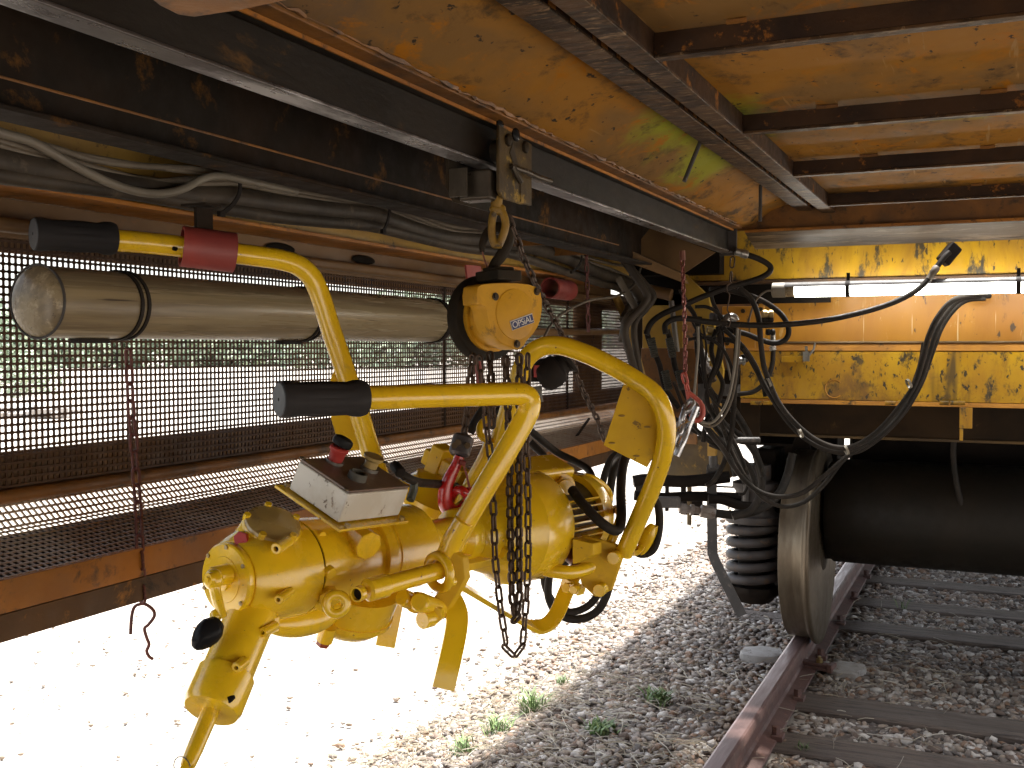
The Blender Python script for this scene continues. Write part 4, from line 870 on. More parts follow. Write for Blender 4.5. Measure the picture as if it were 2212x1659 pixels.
# feet: bent flat bars
b = B(); b.sweep(crv([P(955, 1283, 1.62), P(975, 1297, 1.62), P(986, 1325, 1.61), P(985, 1360, 1.60), P(972, 1425, 1.58), P(957, 1488, 1.57)], 5), .0165, .0045, (E1*.75-E2*.65)); part(T, 'support_foot', b, 'tool', 'right hand bent flat foot', bevel=.001)
b = B(); b.sweep([P(852, 1290, 1.78), P(845, 1330, 1.78), P(832, 1396, 1.78)], .016, .0045, (E1*.75-E2*.65)); part(T, 'support_foot', b, 'tool', bevel=.001)
# rear skid strap
b = B(); b.sweep(crv([P(985, 1258, 1.70), P(1050, 1297, 1.83), P(1110, 1332, 1.92), P(1150, 1352, 1.96), P(1180, 1350, 1.97), P(1203, 1325, 2.0), P(1222, 1280, 2.03), P(1240, 1240, 2.05)], 5), .0145, .004, (E1+E3*.15)); part(T, 'skid_strap', b, 'tool', bevel=.001)
b = B(); b.obox(P(1238, 1265, 2.03), (E1, E3, E2), (.022, .008, .01)); b.hexa(P(1222, 1270, 2.0), P(1236, 1270, 2.02), .010); part(T, 'strap_clamp', b, 'tool', bevel=.001)
# side frame tubes
def tp(pts, px, name, k=5, label=None, n=18):
    d = sum(p[2] for p in pts)/len(pts); b = B(); b.tube(crv([P(*p) for p in pts], k), wpx(px, d), n); return part(T, name, b, 'tool', label, angle=60)
tp([(1000, 1165, 1.9), (1080, 1195, 1.93), (1150, 1222, 1.97), (1215, 1236, 1.97), (1262, 1230, 2.0), (1310, 1205, 2.03), (1370, 1175, 2.05)], 30, 'lower_frame_tube')
tp([(1300, 1215, 2.02), (1340, 1120, 2.04), (1330, 1100, 2.2)], 20, 'frame_brace')
hb = [P(1258, 1155, 2.0), P(1330, 1175, 2.0), P(1345, 1200, 2.0), P(1320, 1275, 2.0), P(1285, 1290, 2.0), P(1255, 1262, 2.0), P(1243, 1200, 2.0)]
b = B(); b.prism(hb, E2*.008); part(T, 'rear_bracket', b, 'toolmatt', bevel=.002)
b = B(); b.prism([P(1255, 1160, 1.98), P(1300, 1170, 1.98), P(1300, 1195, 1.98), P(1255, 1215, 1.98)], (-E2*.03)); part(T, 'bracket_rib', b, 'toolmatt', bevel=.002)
for px, py, r_ in ((1324, 1206, .012), (1294, 1276, .012), (1264, 1180, .010), (1238, 1275, .008)): boss(px, py, 1.975, -E2-E1*.2, .018, r_, hx=False, name='bracket_bolt')
b = B(); b.tube([P(1235, 1200, 2.02), P(1250, 1212, 2.0)], .016, 14); part(T, 'rust_joint', b, 'redbrown', 'rust brown joint at the rear bracket')
b = B(); b.sweep(crv([P(1360, 1195, 2.04), P(1385, 1190, 2.04), P(1402, 1168, 2.04), P(1408, 1140, 2.03)], 4), .016, .005, E2); b.ell(P(1396, 1165, 2.03), (E1, E2, E3), (.014, .008, .034), 14, 10); part(T, 'cable_hook', b, 'tool', bevel=.001)
# near handle
gn0 = P(603, 863, 1.43); gn1 = P(788, 860, 1.50)
def grip(p0, p1, r, lab):
    L = (p1-p0).length; ax = p1-p0; b = B()
    n = 40; prof = [(0, .5*r), (.0005, .93*r), (.002, .99*r), (.012, 1.02*r), (.016, .99*r), (.03, .93*r), (.5*L, .97*r), (L-.028, .92*r), (L-.018, 1.02*r), (L-.008, 1.04*r), (L-.001, .96*r), (L, .7*r)]
    b.lathe(p0, ax, prof, n); axn = ax.normalized(); c0 = Vector(p0)
    vs = []
    for v in b.v:
        v = Vector(v); t = (v-c0).dot(axn); q = v-(c0+axn*t)
        if .028 < t < L-.026 and q.length > 1e-4:
            u_ = axn.orthogonal().normalized(); a = math.atan2(q.dot(axn.cross(u_)), q.dot(u_)); q = q*(1-.055*(1 if math.cos(a*10) > .2 else 0))
        vs.append(tuple(c0+axn*t+q))
    b.v = vs; g_ = part(T, 'handle_grip', b, 'grip', lab, angle=30)
    b = B(); b.lathe(Vector(p0)-axn*.0008, axn, [(0, 0), (.0001, .89*r), (.0012, .92*r)], 24); part(g_, 'end_cap', b, 'gripend')
    b = B(); b.lathe(Vector(p0)-axn*.001, axn, [(0, .0025), (.001, .0025)], 10); part(g_, 'vent_hole', b, 'blackline')
grip(gn0, gn1, wpx(78, 1.49), 'nearer ribbed black rubber grip')
tp([(775, 860, 1.50), (900, 856, 1.54), (1020, 853, 1.585), (1095, 851, 1.61), (1128, 852, 1.62), (1143, 864, 1.625), (1142, 886, 1.625), (1130, 912, 1.625), (1080, 1000, 1.62), (1020, 1100, 1.62), (975, 1180, 1.62)], 50, 'handle_tube', 6, 'nearer bent handle tube')
b = B(); b.tube([P(1003, 1125, 1.61), P(980, 1165, 1.615), P(960, 1215, 1.62)], [.0185, .0205, .021], 20, flat=.8); part(T, 'handle_socket', b, 'tool')
# far handle
gl0 = P(72, 505, 1.65); gl1 = P(248, 516, 1.73); grip(gl0, gl1, wpx(70, 1.715), 'farther ribbed black rubber grip, left of the red sleeve')
tp([(235, 518, 1.73), (330, 526, 1.76), (460, 541, 1.79), (560, 554, 1.82), (605, 561, 1.83), (643, 573, 1.84), (672, 598, 1.85), (692, 640, 1.86), (715, 712, 1.87), (745, 800, 1.88), (775, 890, 1.88), (800, 972, 1.88), (830, 1060, 1.86)], 45, 'handle_tube', 6, 'farther bent handle tube running through the red sleeve')
b = B(); b.lathe(P(381, 538, 1.755), (-.2, -1, .1), [(0, .0035), (.006, .0035)], 10); part(T, 'bore', b, 'blackline')
b = B(); b.prism([P(738, 780, 1.89), P(722, 798, 1.89), P(712, 824, 1.89), P(715, 905, 1.89), P(735, 973, 1.89), P(800, 973, 1.89), P(760, 850, 1.89)], Fv*.005); part(T, 'handle_gusset', b, 'tool', bevel=.001)
# rear guard hoop
tp([(1062, 1010, 1.95), (1085, 930, 1.93), (1110, 850, 1.91), (1133, 782, 1.89), (1165, 752, 1.88), (1205, 746, 1.87), (1260, 762, 1.86), (1320, 790, 1.85), (1375, 822, 1.84), (1412, 850, 1.83), (1432, 885, 1.83), (1440, 930, 1.84), (1432, 985, 1.86), (1410, 1050, 1.90), (1380, 1120, 1.96), (1348, 1195, 2.0)], 41, 'guard_hoop', 6, 'large bent hoop over the motor')
tp([(985, 1110, 1.96), (1015, 1045, 1.95), (1045, 990, 1.94), (1062, 950, 1.93)], 28, 'frame_brace')
tp([(1058, 955, 1.92), (1038, 940, 1.92), (1038, 918, 1.93), (1058, 900, 1.94)], 15, 'hook_loop')
tp([(1262, 1028, 2.15), (1285, 1035, 2.16), (1310, 1055, 2.18), (1318, 1075, 2.18), (1308, 1085, 2.18)], 14, 'carry_loop')
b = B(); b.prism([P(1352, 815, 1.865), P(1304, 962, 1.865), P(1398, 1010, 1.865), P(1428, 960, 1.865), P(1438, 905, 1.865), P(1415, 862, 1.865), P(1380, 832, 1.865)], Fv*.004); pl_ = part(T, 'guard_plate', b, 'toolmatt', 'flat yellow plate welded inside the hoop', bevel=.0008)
for px, py in ((1343, 898), (1398, 922), (1322, 957), (1375, 985)):
    b = B(); b.ell(P(px, py, 1.8635), (Rv, Uv, Fv), (.006, .002, .0012), 10, 6); part(pl_, 'plate_mark', b, 'tooldark')
# housing behind the hook with bolts and bracket channel below
hc = P(950, 1070, 2.02)
b = B(); b.lathe(hc-E3*.06, E3, [(0, .066), (.03, .070), (.045, .082), (.062, .082), (.066, .075), (.09, .055), (.10, .0)], 36); part(T, 'reduction_case', b, 'tool')
for a in (.2, 1.4, 2.6, 3.8, 5.0):
    q = hc+(E1*math.cos(a)+E2*math.sin(a))*.072; b = B(); b.hexa(q, q+E3*.016, .010); part(T, 'case_bolt', b, 'tool', bevel=.001)
b = B(); b.obox(P(962, 1008, 2.02), (E1, E2, E3), (.05, .014, .016)); b.obox(P(950, 995, 2.03), (E1, E2, E3), (.016, .02, .03)); part(T, 'lifting_lug', b, 'tool', bevel=.004)
b = B(); b.obox(P(1050, 1190, 1.90), (E2, E1, E3), (.13, .035, .008)); b.obox(P(1052, 1205, 1.88), (E2, E1, E3), (.13, .006, .016)); part(T, 'mount_channel', b, 'tool', bevel=.002)
for px, py in ((1040, 1178), (1100, 1185)): boss(px, py, 1.86, E3-E1*.2, .02, .011, hx=True, name='mount_bolt')
# ---- control box
Cb = Vector((-.83679, 1.25972, 1.07321)); bx1 = Vector((-.09403, .01394, .04142)); bx2 = Vector((.01683, .13867, -.00847)); bx3 = Vector((.01919, .00033, .04344))
u1, u2, u3 = bx1.normalized(), bx2.normalized(), bx3.normalized()
CB = part(T, 'control_box', B().obox(Cb+bx1*.5+bx2*.5+u3*.0235, (u1, u2, u3), (bx1.length/2, bx2.length/2, .0225)), 'boxwhite', 'dirty white control box with push buttons', bevel=.0025)
b = B(); b.obox(Cb+bx1*.5+bx2*.5+u3*.0485, (u1, u2, u3), (bx1.length/2-.001, bx2.length/2-.001, .0022)); part(CB, 'box_lid', b, 'boxtop', bevel=.0015)
b = B(); b.obox(Cb+bx1*.52+bx2*.5-u3*.0035, (u1, u2, u3), (bx1.length/2+.016, bx2.length/2+.010, .0022)); part(T, 'box_bracket', b, 'tool', bevel=.001)
for i_, j_ in ((-.10, .06), (-.08, .98), (1.1, .05), (1.1, .95)):
    q = Cb+bx1*i_+bx2*j_; b = B(); b.hexa(q-u3*.001, q+u3*.004, .0045); part(T, 'bracket_bolt', b, 'tooldusty')
def btn(px, py, prof, m, name, label=None, d=1.6, base='steel'):
    # point on the lid plane under the pixel
    v = P(px, py, 1)-CAM; o_ = Cb+u3*.0508; k = (o_-CAM).dot(u3)/v.dot(u3); q = CAM+v*k
    b = B(); b.lathe(q, u3, prof, 28); part(CB, name, b, m, label); return q
q = btn(722, 999, [(0, .0135), (.004, .0135)], 'steel', 'button_ring'); 
b = B(); b.lathe(q, u3, [(.004, .011), (.010, .0115), (.016, .0115), (.020, .0145), (.024, .0145), (.026, .012)], 28); part(CB, 'push_button', b, 'redbtn', 'red push button')
b = B(); b.lathe(q+u3*.026, (u3+E2*.25), [(0, .008), (.002, .0145), (.008, .0160), (.013, .0145), (.016, .009), (.017, 0)], 28); part(CB, 'button_hood', b, 'gripgloss', 'black rubber knob on the red button')
q = btn(797, 1015, [(0, .0140), (.005, .0140)], 'steel', 'button_ring')
b = B(); b.lathe(q, u3, [(.005, .0105), (.015, .0105), (.019, .0155), (.023, .0158), (.0235, .013), (.0215, 0)], 28); part(CB, 'push_button', b, 'tooldusty', 'dusty yellow mushroom button')
q = btn(770, 1034, [(0, .0145), (.011, .0135), (.011, .0105), (.004, .0100)], 'greyteal', 'button_socket', 'empty dark button socket')
b = B(); b.lathe(q+u3*.004, u3, [(0, .0100), (.0005, 0)], 20); part(CB, 'bore', b, 'blackline')
for px, py in ((652, 990), (872, 1038), (748, 1058), (832, 1000)):
    v = P(px, py, 1)-CAM; o_ = Cb+u3*.0508; k = (o_-CAM).dot(u3)/v.dot(u3); q = CAM+v*k; b = B(); b.lathe(q, u3, [(0, .004), (.002, .0035)], 10); part(CB, 'lid_screw', b, 'bolt')
b = B(); b.tube(crv([P(860, 1020, 1.70), P(885, 1035, 1.71), P(905, 1042, 1.76), P(935, 1045, 1.84), P(960, 1046, 1.92), P(990, 1052, 2.0)], 5), .0075, 10); part(T, 'control_cable', b, 'hose', 'black cable leaving the control box')
b = B(); b.tube(crv([P(895, 1040, 1.73), P(893, 1060, 1.73), P(886, 1080, 1.72)], 4), .007, 8); part(T, 'cable_tail', b, 'tealgrey')
b = B(); b.rcyl(P(852, 1005, 1.72), P(866, 1022, 1.69), .009, .002, 10); part(T, 'cable_clip', b, 'strap')
# motor cable
b = B(); b.tube(crv([P(1236, 1058, 2.0), P(1262, 1092, 1.96), P(1300, 1130, 1.94), P(1332, 1146, 1.95), P(1342, 1120, 1.98), P(1341, 1060, 2.03), P(1345, 1010, 2.08), P(1356, 975, 2.12)], 5), .0095, 12); part(T, 'motor_cable', b, 'hose')
# ================================================================== TROLLEY on the runway beam
tq = PX(1110, 380, -.865)
TR = thing('beam_trolley', 'greasy beam trolley gripping the runway beam above the hoist', 'beam trolley', (xm, tq.y, 1.60))
a = PX(1072, 290, -.852); c = PX(1150, 460, -.852)
zt, zb = 1.735, 1.600
ya, yc = a.y, a.y+.155
def plateX(x, th, ys, zs, m, name, label=None):
    b = B(); b.prism([(x, y, z) for y, z in zip(ys, zs)], (th, 0, 0)); return part(TR, name, b, m, label, bevel=.002)
plateX(-.853, .007, (ya, ya, ya+.02, yc-.05, yc, yc), (zt, zb+.012, zb, zb, zb+.005, zt-.01), 'trolley', 'side_plate', 'right side plate, yellow paint half gone')
plateX(-.944, .007, (ya-.03, ya-.03, ya, yc, yc), (zt, zb+.02, zb-.004, zb-.004, zt), 'hoistdark', 'side_plate')
b = B(); b.box(-.93, -.862, ya-.005, ya+.04, 1.597, 1.655); part(TR, 'cross_block', b, 'steelgrease', bevel=.006)
b = B(); b.box(-.937, -.90, ya-.028, ya-.022, 1.602, 1.655); part(TR, 'worn_face', b, 'steelgrease', bevel=.001)
for k, y in enumerate((ya+.035, ya+.115)):
    b = B(); b.lathe((-.8525, y, 1.692), (-1, 0, 0), [(0, .02), (.004, .024), (.02, .022), (.022, .015)], 24); part(TR, 'roller', b, 'steelgrease')
    b = B(); b.lathe((-.8455, y, 1.712), (1, 0, 0), [(0, .012), (.006, .012), (.008, .009), (.009, 0)], 6); part(TR, 'roller_bolt', b, 'hoistdark')
b = B(); b.tube([(-.842, ya+.045, 1.664), (-.835, ya+.10, 1.662), (-.825, ya+.135, 1.656), (-.82, ya+.19, 1.655)], .0055, 10); b.tube([(-.842, ya+.05, 1.667), (-.838, ya+.055, 1.655), (-.838, ya+.08, 1.64)], .006, 8); part(TR, 'locking_lever', b, 'steelgrease')
b = B(); b.ell((-.843, ya+.07, 1.728), ((0, 1, 0), (1, 0, 0), (0, 0, 1)), (.015, .006, .013), 12, 8); part(TR, 'grease_lump', b, 'gripgloss'); b = B(); b.ell((-.85, ya+.012, 1.738), ((0, 1, 0), (1, 0, 0), (0, 0, 1)), (.012, .006, .008), 12, 8); part(TR, 'grease_lump', b, 'gripgloss')
b = B(); b.prism([(-.8455, ya+.06, 1.712), (-.8455, ya+.045, 1.690), (-.8455, ya+.06, 1.672), (-.8455, ya+.085, 1.672)], (.001, 0, 0)); part(TR, 'scraped_patch', b, 'steelgrease')
b = B(); b.box(-.852, -.844, ya+.095, ya+.15, 1.602, 1.655); part(TR, 'guide_block', b, 'trolley', bevel=.002)
# forked shackle
d0 = pr(Vector((-.895, ya+.02, 1.6)))[2]
b = B(); b.tube([P(1074, 425, d0), P(1072, 448, d0)], .011, 14)
for pts in ([(1074, 448), (1066, 462), (1062, 490), (1064, 515), (1070, 532)], [(1074, 448), (1086, 460), (1092, 485), (1086, 510), (1078, 530)]):
    b.tube(crv([P(x, y, d0) for x, y in pts], 4), .0075, 12)
b.tube([P(1066, 528, d0), P(1084, 528, d0)], .0075, 12); b.ell(P(1075, 452, d0), (Rv, Uv, Fv), (.016, .012, .008), 14, 10); part(TR, 'fork_shackle', b, 'shackle', 'yellow forked shackle', angle=80)

# ================================================================== CHAIN HOIST
HC = P(1105, 681, 2.02)
hn = Vector((.907, -.417, .04)).normalized(); ht = Vector((.417, .907, 0)).normalized(); hz = hn.cross(ht) if hn.cross(ht).z > 0 else ht.cross(hn); hz.normalize()
H = thing('chain_hoist', 'greasy yellow hand chain hoist hooked on the trolley', 'chain hoist', HC-Vector((0, 0, .12)))
def hl(x, y):  # photo pixel -> local point on cover plane
    v = P(x, y, 1)-CAM; k = (HC-CAM).dot(hn)/v.dot(hn); return CAM+v*k
Z = lambda u, v: (876.2+.3228*u, 243.4+.3228*v)
out = [(452, 1165), (480, 1150), (560, 1142), (640, 1140), (720, 1142), (800, 1150), (850, 1168), (880, 1205), (888, 1260), (888, 1320), (878, 1390), (858, 1440), (825, 1490), (785, 1530), (765, 1565), (735, 1585), (700, 1583), (660, 1568), (610, 1545), (570, 1505), (540, 1450), (522, 1390), (512, 1330), (500, 1298), (480, 1285), (448, 1282), (444, 1220)]
op = [hl(*Z(u, v)) for u, v in out]; cen = sum(op, Vector())/len(op)
def shell(scale_back, off0, off1, name, m, label=None, sc0=1.0):
    b = B(); n = len(op)
    rings = [(off0, sc0*.975), (off0-.003*np.sign(off0-off1), sc0), (off1, scale_back)]
    for o_, s_ in rings: b.v += [tuple(cen+(p-cen)*s_+hn*o_) for p in op]
    for r_ in range(2):
        for i in range(n): j = (i+1) % n; b.f.append((r_*n+i, r_*n+j, r_*n+n+j, r_*n+n+i))
    b.f.append(tuple(range(n))[::-1]); b.f.append(tuple(range(2*n, 3*n)))
    # orient
    if Vector(b.v[0])-Vector(b.v[1]): pass
    return part(H, name, b, m, label, angle=50)
shell(1.0, .012, -.028, 'gear_cover', 'hoist', 'yellow gear cover with embossed ring')
b = B(); ring = [hl(*Z(706+118*math.cos(a)*1.0, 1352+150*math.sin(a))) for a in np.linspace(0, 6.283, 41)[:-1]]; ring = [p+hn*.0125 for p in ring]
b.tube(ring, .0011, 6, closed=True); part(H, 'embossed_ring', b, 'hoistshade')
b = B(); rc = hl(*Z(706, 1352)); b.lathe(rc+hn*.011, hn, [(0, .049), (.0025, .0475), (.0035, .043), (.0042, 0)], 48); part(H, 'cover_boss', b, 'hoist')
for u, v in ((572, 1234), (848, 1200), (716, 1550)):
    q = hl(*Z(u, v)); b = B(); b.lathe(q+hn*.0125, hn, [(0, .0075), (.0012, .0075), (.0014, .005)], 20); b.hexa(q+hn*.0125, q+hn*.0165, .0048); part(H, 'cover_bolt', b, 'bolt')
# body behind, hand wheel guard, other side cover
bc = hl(*Z(690, 1360))
b = B(); b.lathe(bc-hn*.029, -hn, [(0, .052), (.004, .058), (.030, .060), (.034, .055)], 36); part(H, 'hoist_body', b, 'hoist')
b = B(); b.lathe(bc-hn*.055, -hn, [(0, .070), (.002, .080), (.006, .083), (.028, .083), (.032, .078), (.034, .05)], 40); part(H, 'hand_wheel_guard', b, 'hoistdark', 'black hand wheel guard')
b = B(); b.lathe(bc-hn*.09, -hn, [(0, .060), (.006, .060), (.026, .048), (.034, .028), (.036, 0)], 36); part(H, 'brake_cover', b, 'hoist', 'round yellow brake cover')
b = B(); b.lathe(bc-hn*.045, -hn, [(0, .066), (.012, .066)], 32); part(H, 'load_wheel', b, 'hoist')
b = B(); b.obox(bc-hn*.03+Vector((0, 0, .077)), (ht, hn, hz), (.030, .034, .010)); b.obox(bc-hn*.03+Vector((0, 0, .088)), (ht, hn, hz), (.022, .022, .006)); part(H, 'yoke_block', b, 'hoistdark', bevel=.003)
# label with lettering
lp = [hl(x, y)+hn*.0158 for x, y in ((1091, 693), (1138, 676), (1141, 700), (1093, 716))]
lx = (lp[1]-lp[0]).normalized(); lc = sum(lp, Vector())/4; Lw = ((lp[1]-lp[0]).length+(lp[2]-lp[3]).length)/4
lu = hn.cross(lx).normalized()
if lu.z < 0: lu = -lu
Lh = abs((lp[0]-lp[3]).dot(lu))/2*.92
b = B(); b.obox(lc, (lx, lu, hn), (Lw, Lh, .0006)); lb_ = part(H, 'name_label', b, 'white', 'tilted blue and white lettered name label')
b = B(); b.obox(lc+hn*.0009-lu*.0006, (lx, lu, hn), (Lw-.0010, Lh-.0012, .0003)); part(lb_, 'label_field', b, 'blue')
cu = bpy.data.curves.new('lettering', 'FONT'); cu.body = 'OPSiAL'; cu.size = .0205; cu.extrude = .0002; cu.align_x = 'CENTER'; cu.align_y = 'CENTER'; cu.offset = .0; cu.space_character = .92
tmp = bpy.data.objects.new('lettering_source', cu); COL.objects.link(tmp)
dg = bpy.context.evaluated_depsgraph_get(); me = bpy.data.meshes.new_from_object(tmp.evaluated_get(dg)); bpy.data.objects.remove(tmp)
me.materials.clear(); me.materials.append(M['white']); me.name = 'lettering'
mt = Matrix((lx, lu, lx.cross(lu))).transposed().to_4x4()
xs_ = [v.co.x for v in me.vertices]; k_ = (Lw*2-.005)/(max(xs_)-min(xs_))
mt = mt @ Matrix.Diagonal((k_, k_*.95, 1, 1)); mt.translation = lc+hn*.0015-lu*.0006-wl(lb_)
o = bpy.data.objects.new('lettering', me); COL.objects.link(o); o.parent = lb_; o.matrix_local = mt
# top hook
d0 = 2.06; b = B(); pts = [(1062, 608), (1062, 590), (1068, 572), (1083, 552), (1094, 530), (1097, 512), (1090, 497), (1076, 491), (1062, 494), (1050, 508), (1042, 528), (1042, 545)]
rs = [.0095, .0095, .010, .0115, .0125, .0125, .0115, .0105, .0095, .0085, .007, .005]
cp = crv([P(x, y, d0) for x, y in pts], 4); rr = [float(np.interp(i, np.linspace(0, len(cp)-1, len(rs)), rs)) for i in range(len(cp))]
b.tube(cp, rr, 14); part(H, 'top_hook', b, 'hoistdark', 'black top hook through the yellow shackle', angle=80)
b = B(); b.sweep([P(1042, 545, d0), P(1048, 565, d0), P(1056, 588, d0)], .007, .0015, Fv); part(H, 'hook_latch', b, 'redbrown')
# chains
lk = link_mesh('hand_chain_link', .0325, .0155, .0025, 'chain'); lk2 = link_mesh('load_chain_link', .0255, .0170, .0034, 'chain')
dd = 1.85
hand1 = [P(1035, 770, dd-.02), P(1052, 925, dd-.02), P(1060, 990, dd-.02), P(1066, 1106, dd-.02), P(1070, 1215, dd-.02), P(1083, 1328, dd-.02), P(1096, 1405, dd-.02), P(1118, 1413, dd-.02), P(1129, 1390, dd-.02), P(1137, 1296, dd-.02), P(1141, 1215, dd-.02), P(1141, 1086, dd-.02), P(1137, 957, dd-.02), P(1140, 765, dd-.02)]
lay_links(H, lk, hand1, .0247)
hand2 = [P(1092, 770, dd), P(1099, 925, dd), P(1103, 1150, dd), P(1106, 1290, dd), P(1114, 1338, dd), P(1122, 1290, dd), P(1121, 1150, dd), P(1122, 925, dd), P(1122, 765, dd)]
lay_links(H, lk2, hand2, .0185)
lay_links(H, lk2, [P(1022, 765, dd+.02), P(1014, 840, dd+.03), P(1008, 900, 1.90), P(1002, 945, 1.90)], .0185)
lay_links(H, lk2, [P(1058, 760, dd+.05), P(1064, 870, dd+.02), P(1062, 925, dd+.02)], .0185)
# bottom block and red hook
HK = []
dk = 1.90
b = B(); b.rcyl(P(1003, 940, dk), P(990, 985, dk-.01), .019, .005, 20); bb = part(H, 'hook_block', b, 'blockgrey', 'grey swivel block')
for px, py in ((990, 955), (1010, 962), (982, 962)):
    q = P(px, py, dk-.02); b = B(); b.hexa(q, q-Fv*.006, .006); part(bb, 'block_bolt', b, 'bolt')
b = B(); pts = [(993, 985), (985, 1005), (970, 1035), (962, 1062), (962, 1085), (972, 1102), (988, 1107), (1004, 1096), (1014, 1072), (1012, 1052)]
rs = [.0085, .0095, .0115, .0125, .0135, .014, .0135, .0115, .009, .006]
cp = crv([P(x, y, dk-.02) for x, y in pts], 4); rr = [float(np.interp(i, np.linspace(0, len(cp)-1, len(rs)), rs)) for i in range(len(cp))]
b.tube(cp, rr, 14); part(H, 'bottom_hook', b, 'hookred', 'glossy red bottom hook holding the tool', angle=80)
b = B(); b.sweep([P(1000, 1000, dk-.03), P(1008, 1025, dk-.03), P(1014, 1052, dk-.025)], .006, .0015, Fv); b.rcyl(P(994, 998, dk-.035), P(1006, 1002, dk-.035), .005, .001, 10); part(H, 'hook_latch', b, 'hookdark')
b = B(); b.tube(crv([P(962, 1100, 1.92), P(985, 1060, 1.88), P(1005, 1065, 1.87), P(1012, 1095, 1.90)], 4), .008, 10); part(T, 'lifting_eye', b, 'hookred', 'red lifting eye on top of the tool')

# slack chain running from the trolley down to the right
CH = thing('slack_chain', 'slack oily chain slanting from the trolley down to the grating', 'chain', P(1180, 700, 2.6))
path = [P(1096, 465, 2.2), P(1112, 505, 2.22), P(1132, 560, 2.28), P(1155, 610, 2.35), P(1180, 660, 2.5), P(1205, 705, 2.6), P(1232, 760, 2.75), P(1245, 810, 2.8), P(1262, 850, 2.85), P(1290, 905, 2.95), P(1305, 950, 3.0)]
lay_links(CH, link_mesh('slack_chain_link', .037, .019, .0034, 'chain'), path, .026)
# thin brown chain nearby
path = [PX(1266, 535, -1.3), PX(1268, 600, -1.3), PX(1270, 660, -1.3), PX(1271, 715, -1.3)]
CH = thing('thin_hanging_chain', 'thin rusty chain hanging against the perforated panel', 'chain', path[-1]); lay_links(CH, link_mesh('thin_chain_link', .040, .018, .003, 'chainred'), path, .029)
# red chain with open hook in front of the mesh, left
path = [PX(277, 755, -1.28), PX(283, 880, -1.28), PX(292, 1000, -1.28), PX(299, 1100, -1.28), PX(303, 1200, -1.28), PX(308, 1300, -1.28)]
CH = thing('hanging_chain', 'rust red chain with a crooked open hook in front of the panel', 'chain', path[-1])
lay_links(CH, link_mesh('red_chain_link', .036, .0185, .0028, 'chainred'), path, .0262)
dk = pr(path[-1])[2]; b = B(); b.tube(crv([P(282, 1370, dk), P(284, 1335, dk), P(290, 1312, dk), P(303, 1305, dk), P(316, 1306, dk), P(331, 1318, dk), P(333, 1332, dk), P(320, 1350, dk), P(312, 1358, dk), P(317, 1378, dk), P(322, 1392, dk), P(317, 1406, dk), P(322, 1418, dk), P(331, 1424, dk)], 4), .0028, 8); part(CH, 'wire_hook', b, 'chainred', angle=80)
# red chain with hook at the end wall, carrying a bright chain
path = [P(1474, 560, 3.55), P(1477, 640, 3.55), P(1480, 740, 3.55), P(1480, 815, 3.55)]
CH = thing('red_hook_chain', 'red chain with clevis hook hanging left of the hoses', 'chain', path[-1])
lay_links(CH, link_mesh('red_chain_link', .030, .017, .0036, 'chainred2'), path, .021, jitter=.3)
b = B(); b.tube([P(1474, 542, 3.55), P(1475, 562, 3.55)], .010, 8); part(CH, 'swivel', b, 'redbrown')
lay_links(CH, link_mesh('big_red_link', .045, .026, .0045, 'redhook'), [P(1476, 806, 3.5), P(1488, 852, 3.5)], .030, name='hook_link')
pts = [(1487, 848), (1500, 858), (1514, 872), (1518, 892), (1511, 906), (1498, 906), (1493, 895)]
b = B(); b.tube(crv([P(x, y, 3.48) for x, y in pts], 4), [.008]*9+[.0095]*9+[.0085]*7, 12); b.tube([P(1484, 845, 3.48), P(1490, 880, 3.48)], .006, 8); part(CH, 'clevis_hook', b, 'redhook', angle=80)
CH = thing('bright_chain', 'bright steel sling chain catching the sun on the red hook', 'chain', P(1455, 1000, 3.4))
lay_links(CH, link_mesh('bright_chain_link', .058, .036, .0085, 'chainbright'), [P(1496, 866, 3.46), P(1478, 890, 3.45), P(1468, 925, 3.43), P(1458, 955, 3.42), P(1440, 985, 3.4), P(1425, 1010, 3.4)], .036)
b = B(); b.tube(crv([P(1506, 878, 3.43), P(1495, 905, 3.43), P(1485, 930, 3.43), P(1476, 955, 3.42), P(1462, 985, 3.42)], 4), .010, 10); part(CH, 'sling_strap', b, 'chainbright')
# little chain and S hook holding the hoses
path = [P(1583, 550, 3.82), P(1576, 640, 3.82), P(1570, 690, 3.82)]
CH = thing('hose_chain', 'short thin chain hanging from the runway end to the hose bundle', 'chain', path[-1])
lay_links(CH, link_mesh('small_chain_link', .046, .022, .0030, 'chain'), [path[0], P(1578, 615, 3.82)], .037)
b = B(); b.tube(crv([P(1578, 612, 3.82), P(1570, 618, 3.82), P(1571, 630, 3.82), P(1576, 638, 3.82), P(1571, 668, 3.82), P(1574, 675, 3.82), P(1578, 690, 3.82), P(1574, 705, 3.82), P(1568, 703, 3.82)], 3), .0025, 8); part(CH, 'wire_hook', b, 'chain')

